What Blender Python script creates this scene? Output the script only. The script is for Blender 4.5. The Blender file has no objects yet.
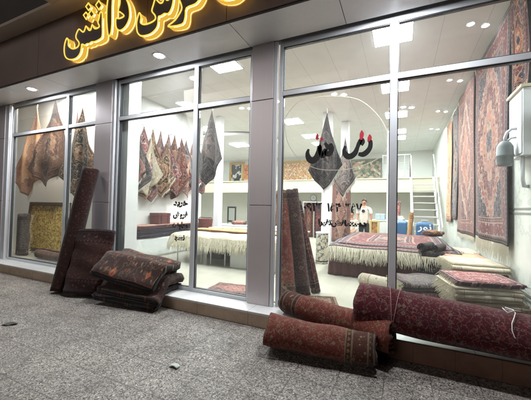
import bpy, bmesh, math, random
from mathutils import Vector, Matrix, Euler
import numpy as np
random.seed(7)
C = bpy.context.scene.collection
S = bpy.context.scene
PI = math.pi
R = math.radians

# ------------------------------------------------------------------ camera
cam_d = bpy.data.cameras.new('camera')
cam_d.sensor_width = 36.0
cam_d.lens = 19.82
cam_d.clip_start = 0.05
cam_d.clip_end = 400
cam = bpy.data.objects.new('camera', cam_d)
C.objects.link(cam)
YAW, PITCH, ROLL = R(24.84), R(1.40), R(1.234)
fw = Vector((-math.sin(YAW) * math.cos(PITCH), math.cos(YAW) * math.cos(PITCH), math.sin(PITCH)))
rt = Vector((math.cos(YAW), math.sin(YAW), 0))
up = rt.cross(fw)
r2 = rt * math.cos(ROLL) + up * math.sin(ROLL)
u2 = up * math.cos(ROLL) - rt * math.sin(ROLL)
cam.matrix_world = Matrix(((r2.x, u2.x, -fw.x, 0.0), (r2.y, u2.y, -fw.y, -3.95), (r2.z, u2.z, -fw.z, 1.62), (0, 0, 0, 1)))
S.camera = cam

# ------------------------------------------------------------------ night sky, added street fill light, exposure
w = bpy.data.worlds.new('World')
S.world = w
w.use_nodes = True
nt = w.node_tree
sky = nt.nodes.new('ShaderNodeTexSky')
sky.sky_type = 'NISHITA'
sky.sun_disc = False
sky.sun_elevation = R(-6)
sky.sun_rotation = R(200)
nt.links.new(sky.outputs[0], nt.nodes['Background'].inputs[0])
nt.nodes['Background'].inputs[1].default_value = 0.05
sun_d = bpy.data.lights.new('street_fill', 'SUN')  # soft sun added in place of unseen street lighting on the facade
sun_d.energy = 0.50
sun_d.angle = R(30)
sun_d.color = (1.0, 0.93, 0.88)
sun = bpy.data.objects.new('street_fill', sun_d)
C.objects.link(sun)
sun.rotation_euler = (R(70), 0, R(-25))
S.view_settings.view_transform = 'Standard'
S.view_settings.look = 'None'
S.view_settings.exposure = 0.0
S.view_settings.gamma = 1.0
S.view_settings.use_curve_mapping = False
S.cycles.use_denoising = True
S.cycles.max_bounces = 10
S.cycles.diffuse_bounces = 6
S.cycles.glossy_bounces = 4
S.cycles.transparent_max_bounces = 16
S.cycles.sample_clamp_indirect = 6.0
S.cycles.caustics_reflective = False
S.cycles.caustics_refractive = False

# ------------------------------------------------------------------ colour and material helpers
def s2l(v):
    v /= 255.0
    return v / 12.92 if v <= 0.04045 else ((v + 0.055) / 1.055) ** 2.4
def rgb(r, g, b): return (s2l(r), s2l(g), s2l(b), 1.0)

class NT:
    """small helper for building node graphs"""
    def __init__(self, tree): self.t = tree
    def n(self, kind, **kw):
        nd = self.t.nodes.new(kind)
        for k, v in kw.items(): setattr(nd, k, v)
        return nd
    def set(self, sock, v):
        if isinstance(v, bpy.types.NodeSocket): self.t.links.new(v, sock)
        elif v is not None: sock.default_value = v
    def m(self, op, a, b=None, c=None, clamp=False):
        nd = self.n('ShaderNodeMath', operation=op, use_clamp=clamp)
        self.set(nd.inputs[0], a)
        if b is not None: self.set(nd.inputs[1], b)
        if c is not None: self.set(nd.inputs[2], c)
        return nd.outputs[0]
    def mix(self, f, a, b, blend='MIX'):
        nd = self.n('ShaderNodeMix', data_type='RGBA', blend_type=blend)
        self.set(nd.inputs[0], f); self.set(nd.inputs[6], a); self.set(nd.inputs[7], b)
        return nd.outputs[2]
    def noise(self, scale, detail=2, vec=None, rough=0.5):
        nd = self.n('ShaderNodeTexNoise')
        nd.inputs['Scale'].default_value = scale; nd.inputs['Detail'].default_value = detail; nd.inputs['Roughness'].default_value = rough
        if vec is not None: self.t.links.new(vec, nd.inputs['Vector'])
        return nd
    def vor(self, scale, vec=None, feature='F1', dist='EUCLIDEAN'):
        nd = self.n('ShaderNodeTexVoronoi', feature=feature)
        if feature != 'DISTANCE_TO_EDGE': nd.distance = dist
        if isinstance(scale, bpy.types.NodeSocket): self.t.links.new(scale, nd.inputs['Scale'])
        else: nd.inputs['Scale'].default_value = scale
        if vec is not None: self.t.links.new(vec, nd.inputs['Vector'])
        return nd
    def ramp(self, fac, stops, interp='LINEAR'):
        nd = self.n('ShaderNodeValToRGB')
        nd.color_ramp.interpolation = interp
        el = nd.color_ramp.elements
        while len(el) > 1: el.remove(el[-1])
        el[0].position = stops[0][0]; el[0].color = stops[0][1]
        for p, c in stops[1:]:
            e = el.new(p); e.color = c
        self.set(nd.inputs[0], fac)
        return nd.outputs[0]
    def bump(self, h, strength=0.3, dist=0.01):
        nd = self.n('ShaderNodeBump')
        nd.inputs['Strength'].default_value = strength; nd.inputs['Distance'].default_value = dist
        self.set(nd.inputs['Height'], h)
        return nd.outputs[0]

def newmat(name):
    m = bpy.data.materials.new(name)
    m.use_nodes = True
    return m, NT(m.node_tree), m.node_tree.nodes['Principled BSDF']

_mats = {}
def plain(name, col, rough=0.5, metal=0.0, nscale=30, namt=0.12, bump=0.0, spec=0.5):
    if name in _mats: return _mats[name]
    m, t, p = newmat(name)
    tc = t.n('ShaderNodeTexCoord')
    nz = t.noise(nscale, 4, tc.outputs['Object'])
    f = t.m('MULTIPLY_ADD', nz.outputs[0], 2 * namt, 1 - namt)
    col = tuple(col[:3]) + (1,)
    mx = t.mix(1.0, col, f, 'MULTIPLY')
    t.set(p.inputs['Base Color'], mx)
    p.inputs['Roughness'].default_value = rough
    p.inputs['Metallic'].default_value = metal
    p.inputs['Specular IOR Level'].default_value = spec
    if bump: t.set(p.inputs['Normal'], t.bump(nz.outputs[0], bump, 0.01))
    _mats[name] = m
    return m

def emit(name, col, strength):
    if name in _mats: return _mats[name]
    m = bpy.data.materials.new(name); m.use_nodes = True
    t = m.node_tree
    t.nodes.clear()
    e = t.nodes.new('ShaderNodeEmission'); o = t.nodes.new('ShaderNodeOutputMaterial')
    e.inputs[0].default_value = tuple(col[:3]) + (1,); e.inputs[1].default_value = strength
    t.links.new(e.outputs[0], o.inputs[0])
    _mats[name] = m
    return m

# ---- carpet pattern, shared node group: field, border with guard stripes, medallion, corner pieces, mirrored motifs
def make_rug_group():
    g = bpy.data.node_groups.new('carpet_pattern', 'ShaderNodeTree')
    I = g.interface
    def inp(n, ty, d=None):
        s = I.new_socket(n, in_out='INPUT', socket_type=ty)
        if d is not None: s.default_value = d
    for c in ('Field', 'Second', 'Border', 'Accent', 'Light'): inp(c, 'NodeSocketColor', (0.2, 0.1, 0.1, 1))
    for c, d in (('W', 1.0), ('L', 1.5), ('Scale', 9.0), ('Med', 1.0), ('BW', 0.2), ('Seed', 0.0), ('Line', 0.6)): inp(c, 'NodeSocketFloat', d)
    I.new_socket('Color', in_out='OUTPUT', socket_type='NodeSocketColor')
    I.new_socket('Height', in_out='OUTPUT', socket_type='NodeSocketFloat')
    t = NT(g)
    gi = t.n('NodeGroupInput'); go = t.n('NodeGroupOutput')
    i = gi.outputs
    uv = t.n('ShaderNodeUVMap')
    sx = t.n('ShaderNodeSeparateXYZ'); g.links.new(uv.outputs[0], sx.inputs[0])
    u, v = sx.outputs[0], sx.outputs[1]
    hw = t.m('MULTIPLY', i['W'], 0.5); hl = t.m('MULTIPLY', i['L'], 0.5)
    x = t.m('ABSOLUTE', t.m('SUBTRACT', u, hw)); y = t.m('ABSOLUTE', t.m('SUBTRACT', v, hl))
    dx = t.m('SUBTRACT', hw, x); dy = t.m('SUBTRACT', hl, y)
    d = t.m('MINIMUM', dx, dy)
    cv = t.n('ShaderNodeCombineXYZ')
    t.set(cv.inputs[0], x); t.set(cv.inputs[1], y); t.set(cv.inputs[2], i['Seed'])
    P = cv.outputs[0]
    # motifs
    va = t.vor(i['Scale'], P, dist='MANHATTAN')
    da = va.outputs['Distance']
    sc = t.n('ShaderNodeSeparateColor'); g.links.new(va.outputs['Color'], sc.inputs[0])
    cell = sc.outputs[0]
    petal = t.m('LESS_THAN', da, 0.36)
    core = t.m('LESS_THAN', da, 0.15)
    ring = t.m('MULTIPLY', t.m('GREATER_THAN', da, 0.36), t.m('LESS_THAN', da, 0.45))
    mcol = t.mix(t.m('GREATER_THAN', cell, 0.62), i['Accent'], i['Second'])
    mcol = t.mix(t.m('GREATER_THAN', cell, 0.85), mcol, i['Light'])
    nz = t.noise(7.0, 3, P)
    nzv = t.n('ShaderNodeTexNoise'); g.links.new(P, nzv.inputs['Vector']); nzv.inputs['Detail'].default_value = 2
    g.links.new(t.m('MULTIPLY', i['Scale'], 1.25), nzv.inputs['Scale'])
    vine = t.m('LESS_THAN', t.m('ABSOLUTE', t.m('SUBTRACT', nzv.outputs[0], 0.5)), 0.02)
    v3 = t.vor(t.m('MULTIPLY', i['Scale'], 3.1), P, dist='MANHATTAN')
    s3 = t.n('ShaderNodeSeparateColor'); g.links.new(v3.outputs['Color'], s3.inputs[0])
    fine = t.m('LESS_THAN', v3.outputs['Distance'], 0.42)
    fcol = t.mix(t.m('GREATER_THAN', s3.outputs[0], 0.5), i['Second'], t.mix(t.m('GREATER_THAN', s3.outputs[1], 0.5), i['Accent'], i['Light']))
    # medallion
    wob = t.m('MULTIPLY', t.m('ADD', t.m('SINE', t.m('MULTIPLY', x, 38.0)), t.m('SINE', t.m('MULTIPLY', y, 38.0))), 0.055)
    md = t.m('ADD', t.m('ADD', t.m('DIVIDE', x, t.m('MULTIPLY', i['W'], 0.30)), t.m('DIVIDE', y, t.m('MULTIPLY', i['L'], 0.27))), wob)
    md = t.m('DIVIDE', md, t.m('MAXIMUM', i['Med'], 0.01))
    base = i['Field']
    ln = i['Line']
    cn = t.m('ADD', t.m('ADD', t.m('DIVIDE', t.m('SUBTRACT', dx, i['BW']), t.m('MULTIPLY', i['W'], 0.26)), t.m('DIVIDE', t.m('SUBTRACT', dy, i['BW']), t.m('MULTIPLY', i['L'], 0.24))), wob)
    cnm = t.m('MULTIPLY', t.m('LESS_THAN', cn, 1.0), t.m('GREATER_THAN', i['Med'], 0.05))
    cne = t.m('MULTIPLY', t.m('LESS_THAN', t.m('ABSOLUTE', t.m('SUBTRACT', cn, 1.0)), 0.06), t.m('GREATER_THAN', i['Med'], 0.05))
    f = t.mix(cnm, base, i['Second'])
    f = t.mix(t.m('LESS_THAN', md, 1.0), f, i['Border'])
    f = t.mix(t.m('LESS_THAN', md, 0.62), f, i['Accent'])
    f = t.mix(t.m('LESS_THAN', md, 0.3), f, i['Second'])
    f = t.mix(t.m('MULTIPLY', vine, ln), f, i['Light'])
    f = t.mix(t.m('MULTIPLY', petal, 0.85), f, mcol)
    f = t.mix(t.m('MULTIPLY', ring, t.m('MULTIPLY', ln, 0.7)), f, i['Light'])
    f = t.mix(t.m('MULTIPLY', core, 0.8), f, i['Border'])
    for r0 in (1.0, 0.62, 0.3):
        e = t.m('LESS_THAN', t.m('ABSOLUTE', t.m('SUBTRACT', md, r0)), 0.05)
        f = t.mix(t.m('MULTIPLY', e, ln), f, i['Light'])
    f = t.mix(t.m('MULTIPLY', cne, ln), f, i['Light'])
    # border
    q = t.m('DIVIDE', d, i['BW'])
    vb = t.vor(t.m('MULTIPLY', i['Scale'], 1.25), P, dist='MANHATTAN')
    db = vb.outputs['Distance']
    sb = t.n('ShaderNodeSeparateColor'); g.links.new(vb.outputs['Color'], sb.inputs[0])
    b = t.mix(t.m('MULTIPLY', t.m('LESS_THAN', db, 0.4), 0.85), i['Border'], t.mix(t.m('GREATER_THAN', sb.outputs[1], 0.5), i['Accent'], i['Light']))
    b = t.mix(t.m('LESS_THAN', db, 0.17), b, i['Second'])
    def band(lo, hi):
        return t.m('MULTIPLY', t.m('GREATER_THAN', q, lo), t.m('LESS_THAN', q, hi))
    b = t.mix(t.m('LESS_THAN', q, 0.27), b, i['Second'])
    dots = t.m('GREATER_THAN', t.m('ADD', t.m('SINE', t.m('MULTIPLY', x, 95.0)), t.m('SINE', t.m('MULTIPLY', y, 95.0))), 0.45)
    b = t.mix(t.m('MULTIPLY', dots, band(0.12, 0.2)), b, i['Accent'])
    b = t.mix(t.m('MULTIPLY', band(0.22, 0.28), ln), b, i['Light'])
    b = t.mix(t.m('MULTIPLY', band(0.05, 0.09), ln), b, i['Light'])
    b = t.mix(t.m('MULTIPLY', band(0.74, 0.80), ln), b, i['Light'])
    b = t.mix(band(0.80, 0.95), b, i['Second'])
    b = t.mix(t.m('MULTIPLY', dots, band(0.82, 0.92)), b, i['Accent'])
    b = t.mix(t.m('MULTIPLY', band(0.95, 1.0), ln), b, i['Light'])
    col = t.mix(t.m('LESS_THAN', q, 1.0), f, b)
    col = t.mix(t.m('MULTIPLY', fine, 0.33), col, fcol)
    # wear and pile
    tc = t.n('ShaderNodeTexCoord')
    n1 = t.noise(5.0, 4, tc.outputs['Object']); n2 = t.noise(160.0, 2, uv.outputs[0])
    wv = t.m('ADD', t.m('MULTIPLY_ADD', n1.outputs[0], 0.5, 0.55), t.m('MULTIPLY', n2.outputs[0], 0.42))
    col = t.mix(1.0, col, wv, 'MULTIPLY')
    n3 = t.noise(420.0, 2, uv.outputs[0])
    n4 = t.noise(13.0, 3, tc.outputs['Object'])
    h = t.m('ADD', t.m('ADD', n3.outputs[0], t.m('MULTIPLY', petal, 0.25)), t.m('MULTIPLY', n4.outputs[0], 2.6))
    g.links.new(col, go.inputs[0]); g.links.new(h, go.inputs[1])
    return g
RUG = make_rug_group()

PAL = {  # field, second, border, accent, light
    'wine':   [(74, 26, 26), (28, 26, 40), (58, 20, 22), (118, 62, 42), (150, 122, 96)],
    'brick':  [(132, 62, 52), (72, 44, 38), (92, 52, 42), (140, 106, 62), (168, 148, 124)],
    'crimson': [(92, 30, 38), (30, 28, 42), (50, 18, 28), (134, 52, 48), (140, 116, 108)],
    'rose':   [(176, 134, 120), (112, 80, 80), (136, 98, 92), (172, 108, 94), (200, 182, 164)],
    'red':    [(142, 86, 76), (58, 52, 66), (106, 62, 62), (158, 106, 90), (184, 166, 150)],
    'grey':   [(104, 98, 98), (58, 52, 58), (82, 70, 72), (138, 108, 100), (178, 168, 156)],
    'charcoal': [(66, 60, 60), (38, 34, 38), (52, 46, 48), (104, 84, 78), (128, 120, 112)],
    'brown':  [(112, 76, 60), (64, 40, 36), (88, 54, 46), (142, 98, 72), (170, 142, 112)],
    'gold':   [(178, 140, 92), (120, 84, 56), (150, 108, 68), (172, 104, 70), (214, 190, 140)],
    'floral': [(46, 38, 36), (84, 60, 48), (62, 42, 36), (158, 110, 84), (206, 180, 144)],
    'pinkfl': [(128, 76, 76), (66, 44, 50), (96, 52, 56), (196, 128, 126), (222, 200, 188)],
    'cream':  [(202, 194, 174), (168, 156, 134), (184, 172, 150), (160, 130, 108), (220, 214, 198)],
    'peach':  [(206, 156, 118), (150, 108, 92), (176, 130, 104), (190, 120, 90), (222, 196, 164)],
    'navy':   [(44, 38, 48), (26, 24, 34), (86, 38, 36), (128, 70, 54), (140, 122, 104)],
    'stripe': [(158, 116, 104), (112, 72, 70), (190, 172, 150), (176, 144, 126), (210, 198, 178)],
    'autumn': [(66, 48, 44), (36, 30, 32), (110, 58, 42), (172, 96, 64), (186, 156, 122)],
    'umber':  [(62, 36, 32), (34, 22, 24), (48, 28, 28), (92, 54, 48), (110, 84, 74)],
}
_seed = [0]
def rug_mat(pal, W, L, scale=8.0, med=1.0, bw=0.2, gain=1.0, line=None):
    if line is None: line = 0.45
    _seed[0] += 1
    m, t, p = newmat('carpet_' + pal)
    g = t.n('ShaderNodeGroup'); g.node_tree = RUG
    for k, c in zip(('Field', 'Second', 'Border', 'Accent', 'Light'), PAL[pal]):
        cc = rgb(*c)
        g.inputs[k].default_value = tuple(min(1, q * gain) for q in cc[:3]) + (1,)
    for k, v_ in (('W', W), ('L', L), ('Scale', scale), ('Med', med), ('BW', bw), ('Seed', _seed[0] * 3.7), ('Line', line)): g.inputs[k].default_value = v_
    t.set(p.inputs['Base Color'], g.outputs[0])
    p.inputs['Roughness'].default_value = 0.95
    p.inputs['Specular IOR Level'].default_value = 0.15
    p.inputs['Sheen Weight'].default_value = 0.12
    p.inputs['Sheen Roughness'].default_value = 0.5
    t.set(p.inputs['Normal'], t.bump(g.outputs[1], 0.5, 0.006))
    return m

# ---- building materials
def cladding(name, col, rough=0.38, metal=0.35):
    m, t, p = newmat(name)
    tc = t.n('ShaderNodeTexCoord')
    n1 = t.noise(1.6, 4, tc.outputs['Object']); n2 = t.noise(60, 3, tc.outputs['Object'])
    mp = t.n('ShaderNodeMapping'); mp.inputs['Scale'].default_value = (9.0, 9.0, 0.6); t.t.links.new(tc.outputs['Object'], mp.inputs['Vector'])
    n5 = t.noise(2.2, 5, mp.outputs[0], 0.62)
    f = t.m('ADD', t.m('MULTIPLY_ADD', n1.outputs[0], 0.26, 0.70), t.m('MULTIPLY_ADD', n2.outputs[0], 0.10, t.m('MULTIPLY_ADD', n5.outputs[0], 0.09, 0.06)))
    t.set(p.inputs['Base Color'], t.mix(1.0, col, f, 'MULTIPLY'))
    p.inputs['Metallic'].default_value = metal
    t.set(p.inputs['Roughness'], t.m('MULTIPLY_ADD', n1.outputs[0], 0.2, rough - 0.08))
    return m
M_CLAD = cladding('mauve_cladding', rgb(190, 182, 184))
M_FASCIA = cladding('brown_fascia', rgb(140, 120, 112), 0.42, 0.12)
M_SOFFIT = cladding('soffit_panel', rgb(228, 226, 226), 0.34, 0.05)
M_ALU = plain('aluminium', rgb(200, 202, 206), 0.36, 0.12, 8, 0.06)
M_ALU_D = plain('dark_gasket', rgb(58, 60, 64), 0.5, 0.2, 8, 0.06)
M_STRIP = plain('white_strip', rgb(206, 208, 212), 0.4, 0.3, 8, 0.05)
M_SEAM = plain('seam', rgb(40, 37, 38), 0.8)
M_WHITE = plain('white_plaster', rgb(226, 227, 224), 0.75, 0, 3, 0.05)
M_GREENW = plain('cream_plaster', rgb(208, 208, 200), 0.8, 0, 3, 0.06)
M_COL = plain('white_gloss', rgb(232, 234, 236), 0.35, 0, 3, 0.03)
M_BLACK = plain('black_vinyl', rgb(22, 20, 22), 0.5)
M_REDV = plain('red_vinyl', rgb(176, 36, 58), 0.5)
M_LINE = plain('etched_vinyl', rgb(214, 208, 190), 0.7)
M_STEEL = plain('white_steel', rgb(206, 208, 206), 0.4, 0.3, 20, 0.06)
M_GREY = plain('grey_plastic', rgb(132, 140, 142), 0.5)
M_WOODB = plain('brown_wood', rgb(84, 56, 44), 0.5, 0, 20, 0.2)
M_DARK = plain('dark_brown', rgb(52, 38, 36), 0.6, 0, 20, 0.2)
M_GOLD = plain('gold_frame', rgb(186, 148, 82), 0.38, 0.6, 40, 0.25, 0.4)
M_FRINGE = plain('fringe_yarn', rgb(204, 198, 178), 0.9, 0, 60, 0.2)
M_FRINGEW = plain('white_fringe_yarn', rgb(226, 222, 208), 0.9, 0, 60, 0.15)
M_FRINGEG = plain('golden_fringe_yarn', rgb(202, 195, 172), 0.9, 0, 40, 0.3)
M_BASE = plain('white_cloth', rgb(218, 222, 218), 0.85, 0, 6, 0.08)
M_BOXD = plain('dark_box', rgb(44, 36, 34), 0.7, 0, 12, 0.3)
M_PAPER = plain('paper', rgb(168, 174, 168), 0.8)
M_LEAF = plain('wet_leaf', rgb(38, 34, 26), 0.7, 0, 60, 0.3)
M_STRING = plain('white_string', rgb(206, 200, 196), 0.8)

def glass_mat():
    m = bpy.data.materials.new('shop_glass'); m.use_nodes = True
    t = NT(m.node_tree); m.node_tree.nodes.clear()
    o = t.n('ShaderNodeOutputMaterial'); tr = t.n('ShaderNodeBsdfTransparent'); gl = t.n('ShaderNodeBsdfGlossy'); mx = t.n('ShaderNodeMixShader'); fr = t.n('ShaderNodeFresnel')
    fr.inputs[0].default_value = 1.45
    tr.inputs[0].default_value = (0.955, 0.975, 0.968, 1)
    gl.inputs['Roughness'].default_value = 0.01
    m.node_tree.links.new(t.m('MULTIPLY', fr.outputs[0], 0.36), mx.inputs[0])
    df = t.n('ShaderNodeBsdfDiffuse'); tl = t.n('ShaderNodeBsdfTranslucent'); ad = t.n('ShaderNodeMixShader'); m2 = t.n('ShaderNodeMixShader')
    ad.inputs[0].default_value = 0.5; m2.inputs[0].default_value = 0.024
    L = m.node_tree.links
    L.new(df.outputs[0], ad.inputs[1]); L.new(tl.outputs[0], ad.inputs[2]); L.new(tr.outputs[0], m2.inputs[1]); L.new(ad.outputs[0], m2.inputs[2])
    m.node_tree.links.new(m2.outputs[0], mx.inputs[1]); m.node_tree.links.new(gl.outputs[0], mx.inputs[2]); m.node_tree.links.new(mx.outputs[0], o.inputs[0])
    return m
M_GLASS = glass_mat()

def sidewalk_mat():
    m, t, p = newmat('aggregate_paving')
    tc = t.n('ShaderNodeTexCoord'); P = tc.outputs['Object']
    wob = t.noise(26, 2, P)
    vm = t.n('ShaderNodeMixRGB'); vm.inputs[0].default_value = 0.03
    t.t.links.new(P, vm.inputs[1]); t.t.links.new(wob.outputs[1], vm.inputs[2])
    v = t.vor(92, vm.outputs[0]); v2 = t.vor(240, vm.outputs[0])
    ve = t.vor(92, vm.outputs[0], 'DISTANCE_TO_EDGE')
    s = t.n('ShaderNodeSeparateColor'); t.t.links.new(v.outputs['Color'], s.inputs[0])
    s2 = t.n('ShaderNodeSeparateColor'); t.t.links.new(v2.outputs['Color'], s2.inputs[0])
    chips = t.ramp(s.outputs[0], [(0.0, rgb(44, 38, 36)), (0.17, rgb(78, 71, 67)), (0.3, rgb(118, 110, 103)), (0.46, rgb(142, 134, 126)), (0.72, rgb(162, 154, 146)), (0.92, rgb(190, 183, 174))], 'CONSTANT')
    fines = t.ramp(s2.outputs[1], [(0, rgb(86, 80, 77)), (0.4, rgb(120, 113, 109)), (0.8, rgb(144, 137, 131))], 'CONSTANT')
    col = t.mix(t.m('GREATER_THAN', t.m('MULTIPLY_ADD', s.outputs[1], 0.12, 0.0), ve.outputs['Distance']), chips, fines)
    big = t.noise(1.3, 5, P); mid = t.noise(6, 4, P)
    f = t.m('MULTIPLY', t.m('ADD', t.m('MULTIPLY_ADD', big.outputs[0], 0.8, 0.37), t.m('MULTIPLY', mid.outputs[0], 0.45)), 0.80)
    col = t.mix(1.0, col, f, 'MULTIPLY')
    # stained patches
    st = t.ramp(t.noise(2.7, 6, P, 0.65).outputs[0], [(0.36, (0.40, 0.38, 0.37, 1)), (0.47, (1, 1, 1, 1))])
    col = t.mix(0.55, col, st, 'MULTIPLY')
    # tile joints 0.405 m
    sep = t.n('ShaderNodeSeparateXYZ'); t.t.links.new(P, sep.inputs[0])
    jn = []
    for k, off in ((0, 0.13), (1, 0.02)):
        a = t.m('DIVIDE', t.m('ADD', sep.outputs[k], off + 40.5), 0.405)
        fr = t.m('FRACT', a)
        jn.append(t.m('LESS_THAN', t.m('MINIMUM', fr, t.m('SUBTRACT', 1.0, fr)), 0.013))
    j = t.m('MAXIMUM', jn[0], jn[1])
    jm = t.m('MULTIPLY', j, t.m('MULTIPLY_ADD', mid.outputs[0], 2.0, -0.3, clamp=True))
    col = t.mix(t.m('MULTIPLY', jm, 0.95), col, rgb(58, 52, 50))
    t.set(p.inputs['Base Color'], col)
    t.set(p.inputs['Roughness'], t.m('MULTIPLY_ADD', s.outputs[2], 0.35, 0.4))
    h = t.m('SUBTRACT', t.m('MINIMUM', ve.outputs['Distance'], 0.25), t.m('MULTIPLY', j, 0.4))
    t.set(p.inputs['Normal'], t.bump(h, 0.35, 0.006))
    return m

def stone(name, c1, c2, rough, joint=0.0, scale=4):
    m, t, p = newmat(name)
    tc = t.n('ShaderNodeTexCoord'); P = tc.outputs['Object']
    n = t.noise(scale, 7, P, 0.62); n2 = t.noise(scale * 14, 3, P)
    col = t.ramp(t.m('MULTIPLY_ADD', n2.outputs[0], 0.25, t.m('MULTIPLY', n.outputs[0], 0.75)), [(0.3, c1), (0.7, c2)])
    if joint:
        sep = t.n('ShaderNodeSeparateXYZ'); t.t.links.new(P, sep.inputs[0])
        fr = t.m('FRACT', t.m('DIVIDE', t.m('ADD', sep.outputs[0], 30.27), joint))
        col = t.mix(t.m('MULTIPLY', t.m('LESS_THAN', fr, 0.006 / joint), 0.75), col, rgb(52, 46, 42))
    t.set(p.inputs['Base Color'], col)
    p.inputs['Roughness'].default_value = rough
    t.set(p.inputs['Normal'], t.bump(n2.outputs[0], 0.12, 0.004))
    return m
M_RISER = stone('tan_stone', rgb(158, 138, 118), rgb(190, 170, 150), 0.6, 0.86)
M_TREAD = stone('white_marble', rgb(176, 176, 176), rgb(206, 206, 204), 0.28, 0.86, 2.2)
def tile_floor():
    m, t, p = newmat('polished_tile')
    tc = t.n('ShaderNodeTexCoord'); P = tc.outputs['Object']
    n = t.noise(2, 6, P, 0.6)
    col = t.ramp(n.outputs[0], [(0.3, rgb(172, 169, 156)), (0.7, rgb(186, 183, 170))])
    sep = t.n('ShaderNodeSeparateXYZ'); t.t.links.new(P, sep.inputs[0])
    js = []
    for k in (0, 1):
        fr = t.m('FRACT', t.m('DIVIDE', t.m('ADD', sep.outputs[k], 40.1), 0.8))
        js.append(t.m('LESS_THAN', fr, 0.006))
    col = t.mix(t.m('MULTIPLY', t.m('MAXIMUM', js[0], js[1]), 0.5), col, rgb(150, 144, 128))
    t.set(p.inputs['Base Color'], col); p.inputs['Roughness'].default_value = 0.12
    return m
M_FLOOR = tile_floor()
def ceil_mat():
    m, t, p = newmat('ceiling_panels')
    tc = t.n('ShaderNodeTexCoord'); P = tc.outputs['Object']
    sep = t.n('ShaderNodeSeparateXYZ'); t.t.links.new(P, sep.inputs[0])
    fr = t.m('FRACT', t.m('DIVIDE', t.m('ADD', sep.outputs[0], 40.34), 0.62))
    fy = t.m('FRACT', t.m('DIVIDE', t.m('ADD', sep.outputs[1], 40.0), 2.4))
    j = t.m('MAXIMUM', t.m('LESS_THAN', fr, 0.016), t.m('LESS_THAN', fy, 0.004))
    n = t.noise(3, 3, P)
    col = t.ramp(n.outputs[0], [(0.3, rgb(228, 229, 226)), (0.7, rgb(236, 237, 234))])
    t.set(p.inputs['Base Color'], t.mix(t.m('MULTIPLY', j, 0.35), col, rgb(130, 130, 126)))
    p.inputs['Roughness'].default_value = 0.55
    return m
M_CEIL = ceil_mat()
def wall_mat():
    m, t, p = newmat('marbled_wall_tile')
    tc = t.n('ShaderNodeTexCoord'); P = tc.outputs['Object']
    n = t.noise(1.6, 7, P, 0.66)
    ab = t.m('ABSOLUTE', t.m('SUBTRACT', n.outputs[0], 0.5))
    col = t.ramp(ab, [(0.0, rgb(182, 186, 180)), (0.03, rgb(206, 208, 200)), (0.2, rgb(218, 218, 210))])
    t.set(p.inputs['Base Color'], col); p.inputs['Roughness'].default_value = 0.3
    return m
M_WALLT = wall_mat()
def canvas(name, cols, scale, dark=None):
    m, t, p = newmat(name)
    uv = t.n('ShaderNodeUVMap')
    n = t.noise(scale, 5, uv.outputs[0], 0.6); v = t.vor(scale * 2.2, uv.outputs[0])
    s = t.n('ShaderNodeSeparateColor'); t.t.links.new(v.outputs['Color'], s.inputs[0])
    f = t.m('ADD', t.m('MULTIPLY', n.outputs[0], 0.6), t.m('MULTIPLY', s.outputs[0], 0.4))
    k = len(cols)
    col = t.ramp(f, [(0.25 + 0.5 * i / (k - 1), rgb(*c)) for i, c in enumerate(cols)])
    t.set(p.inputs['Base Color'], col); p.inputs['Roughness'].default_value = 0.6
    return m

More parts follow.
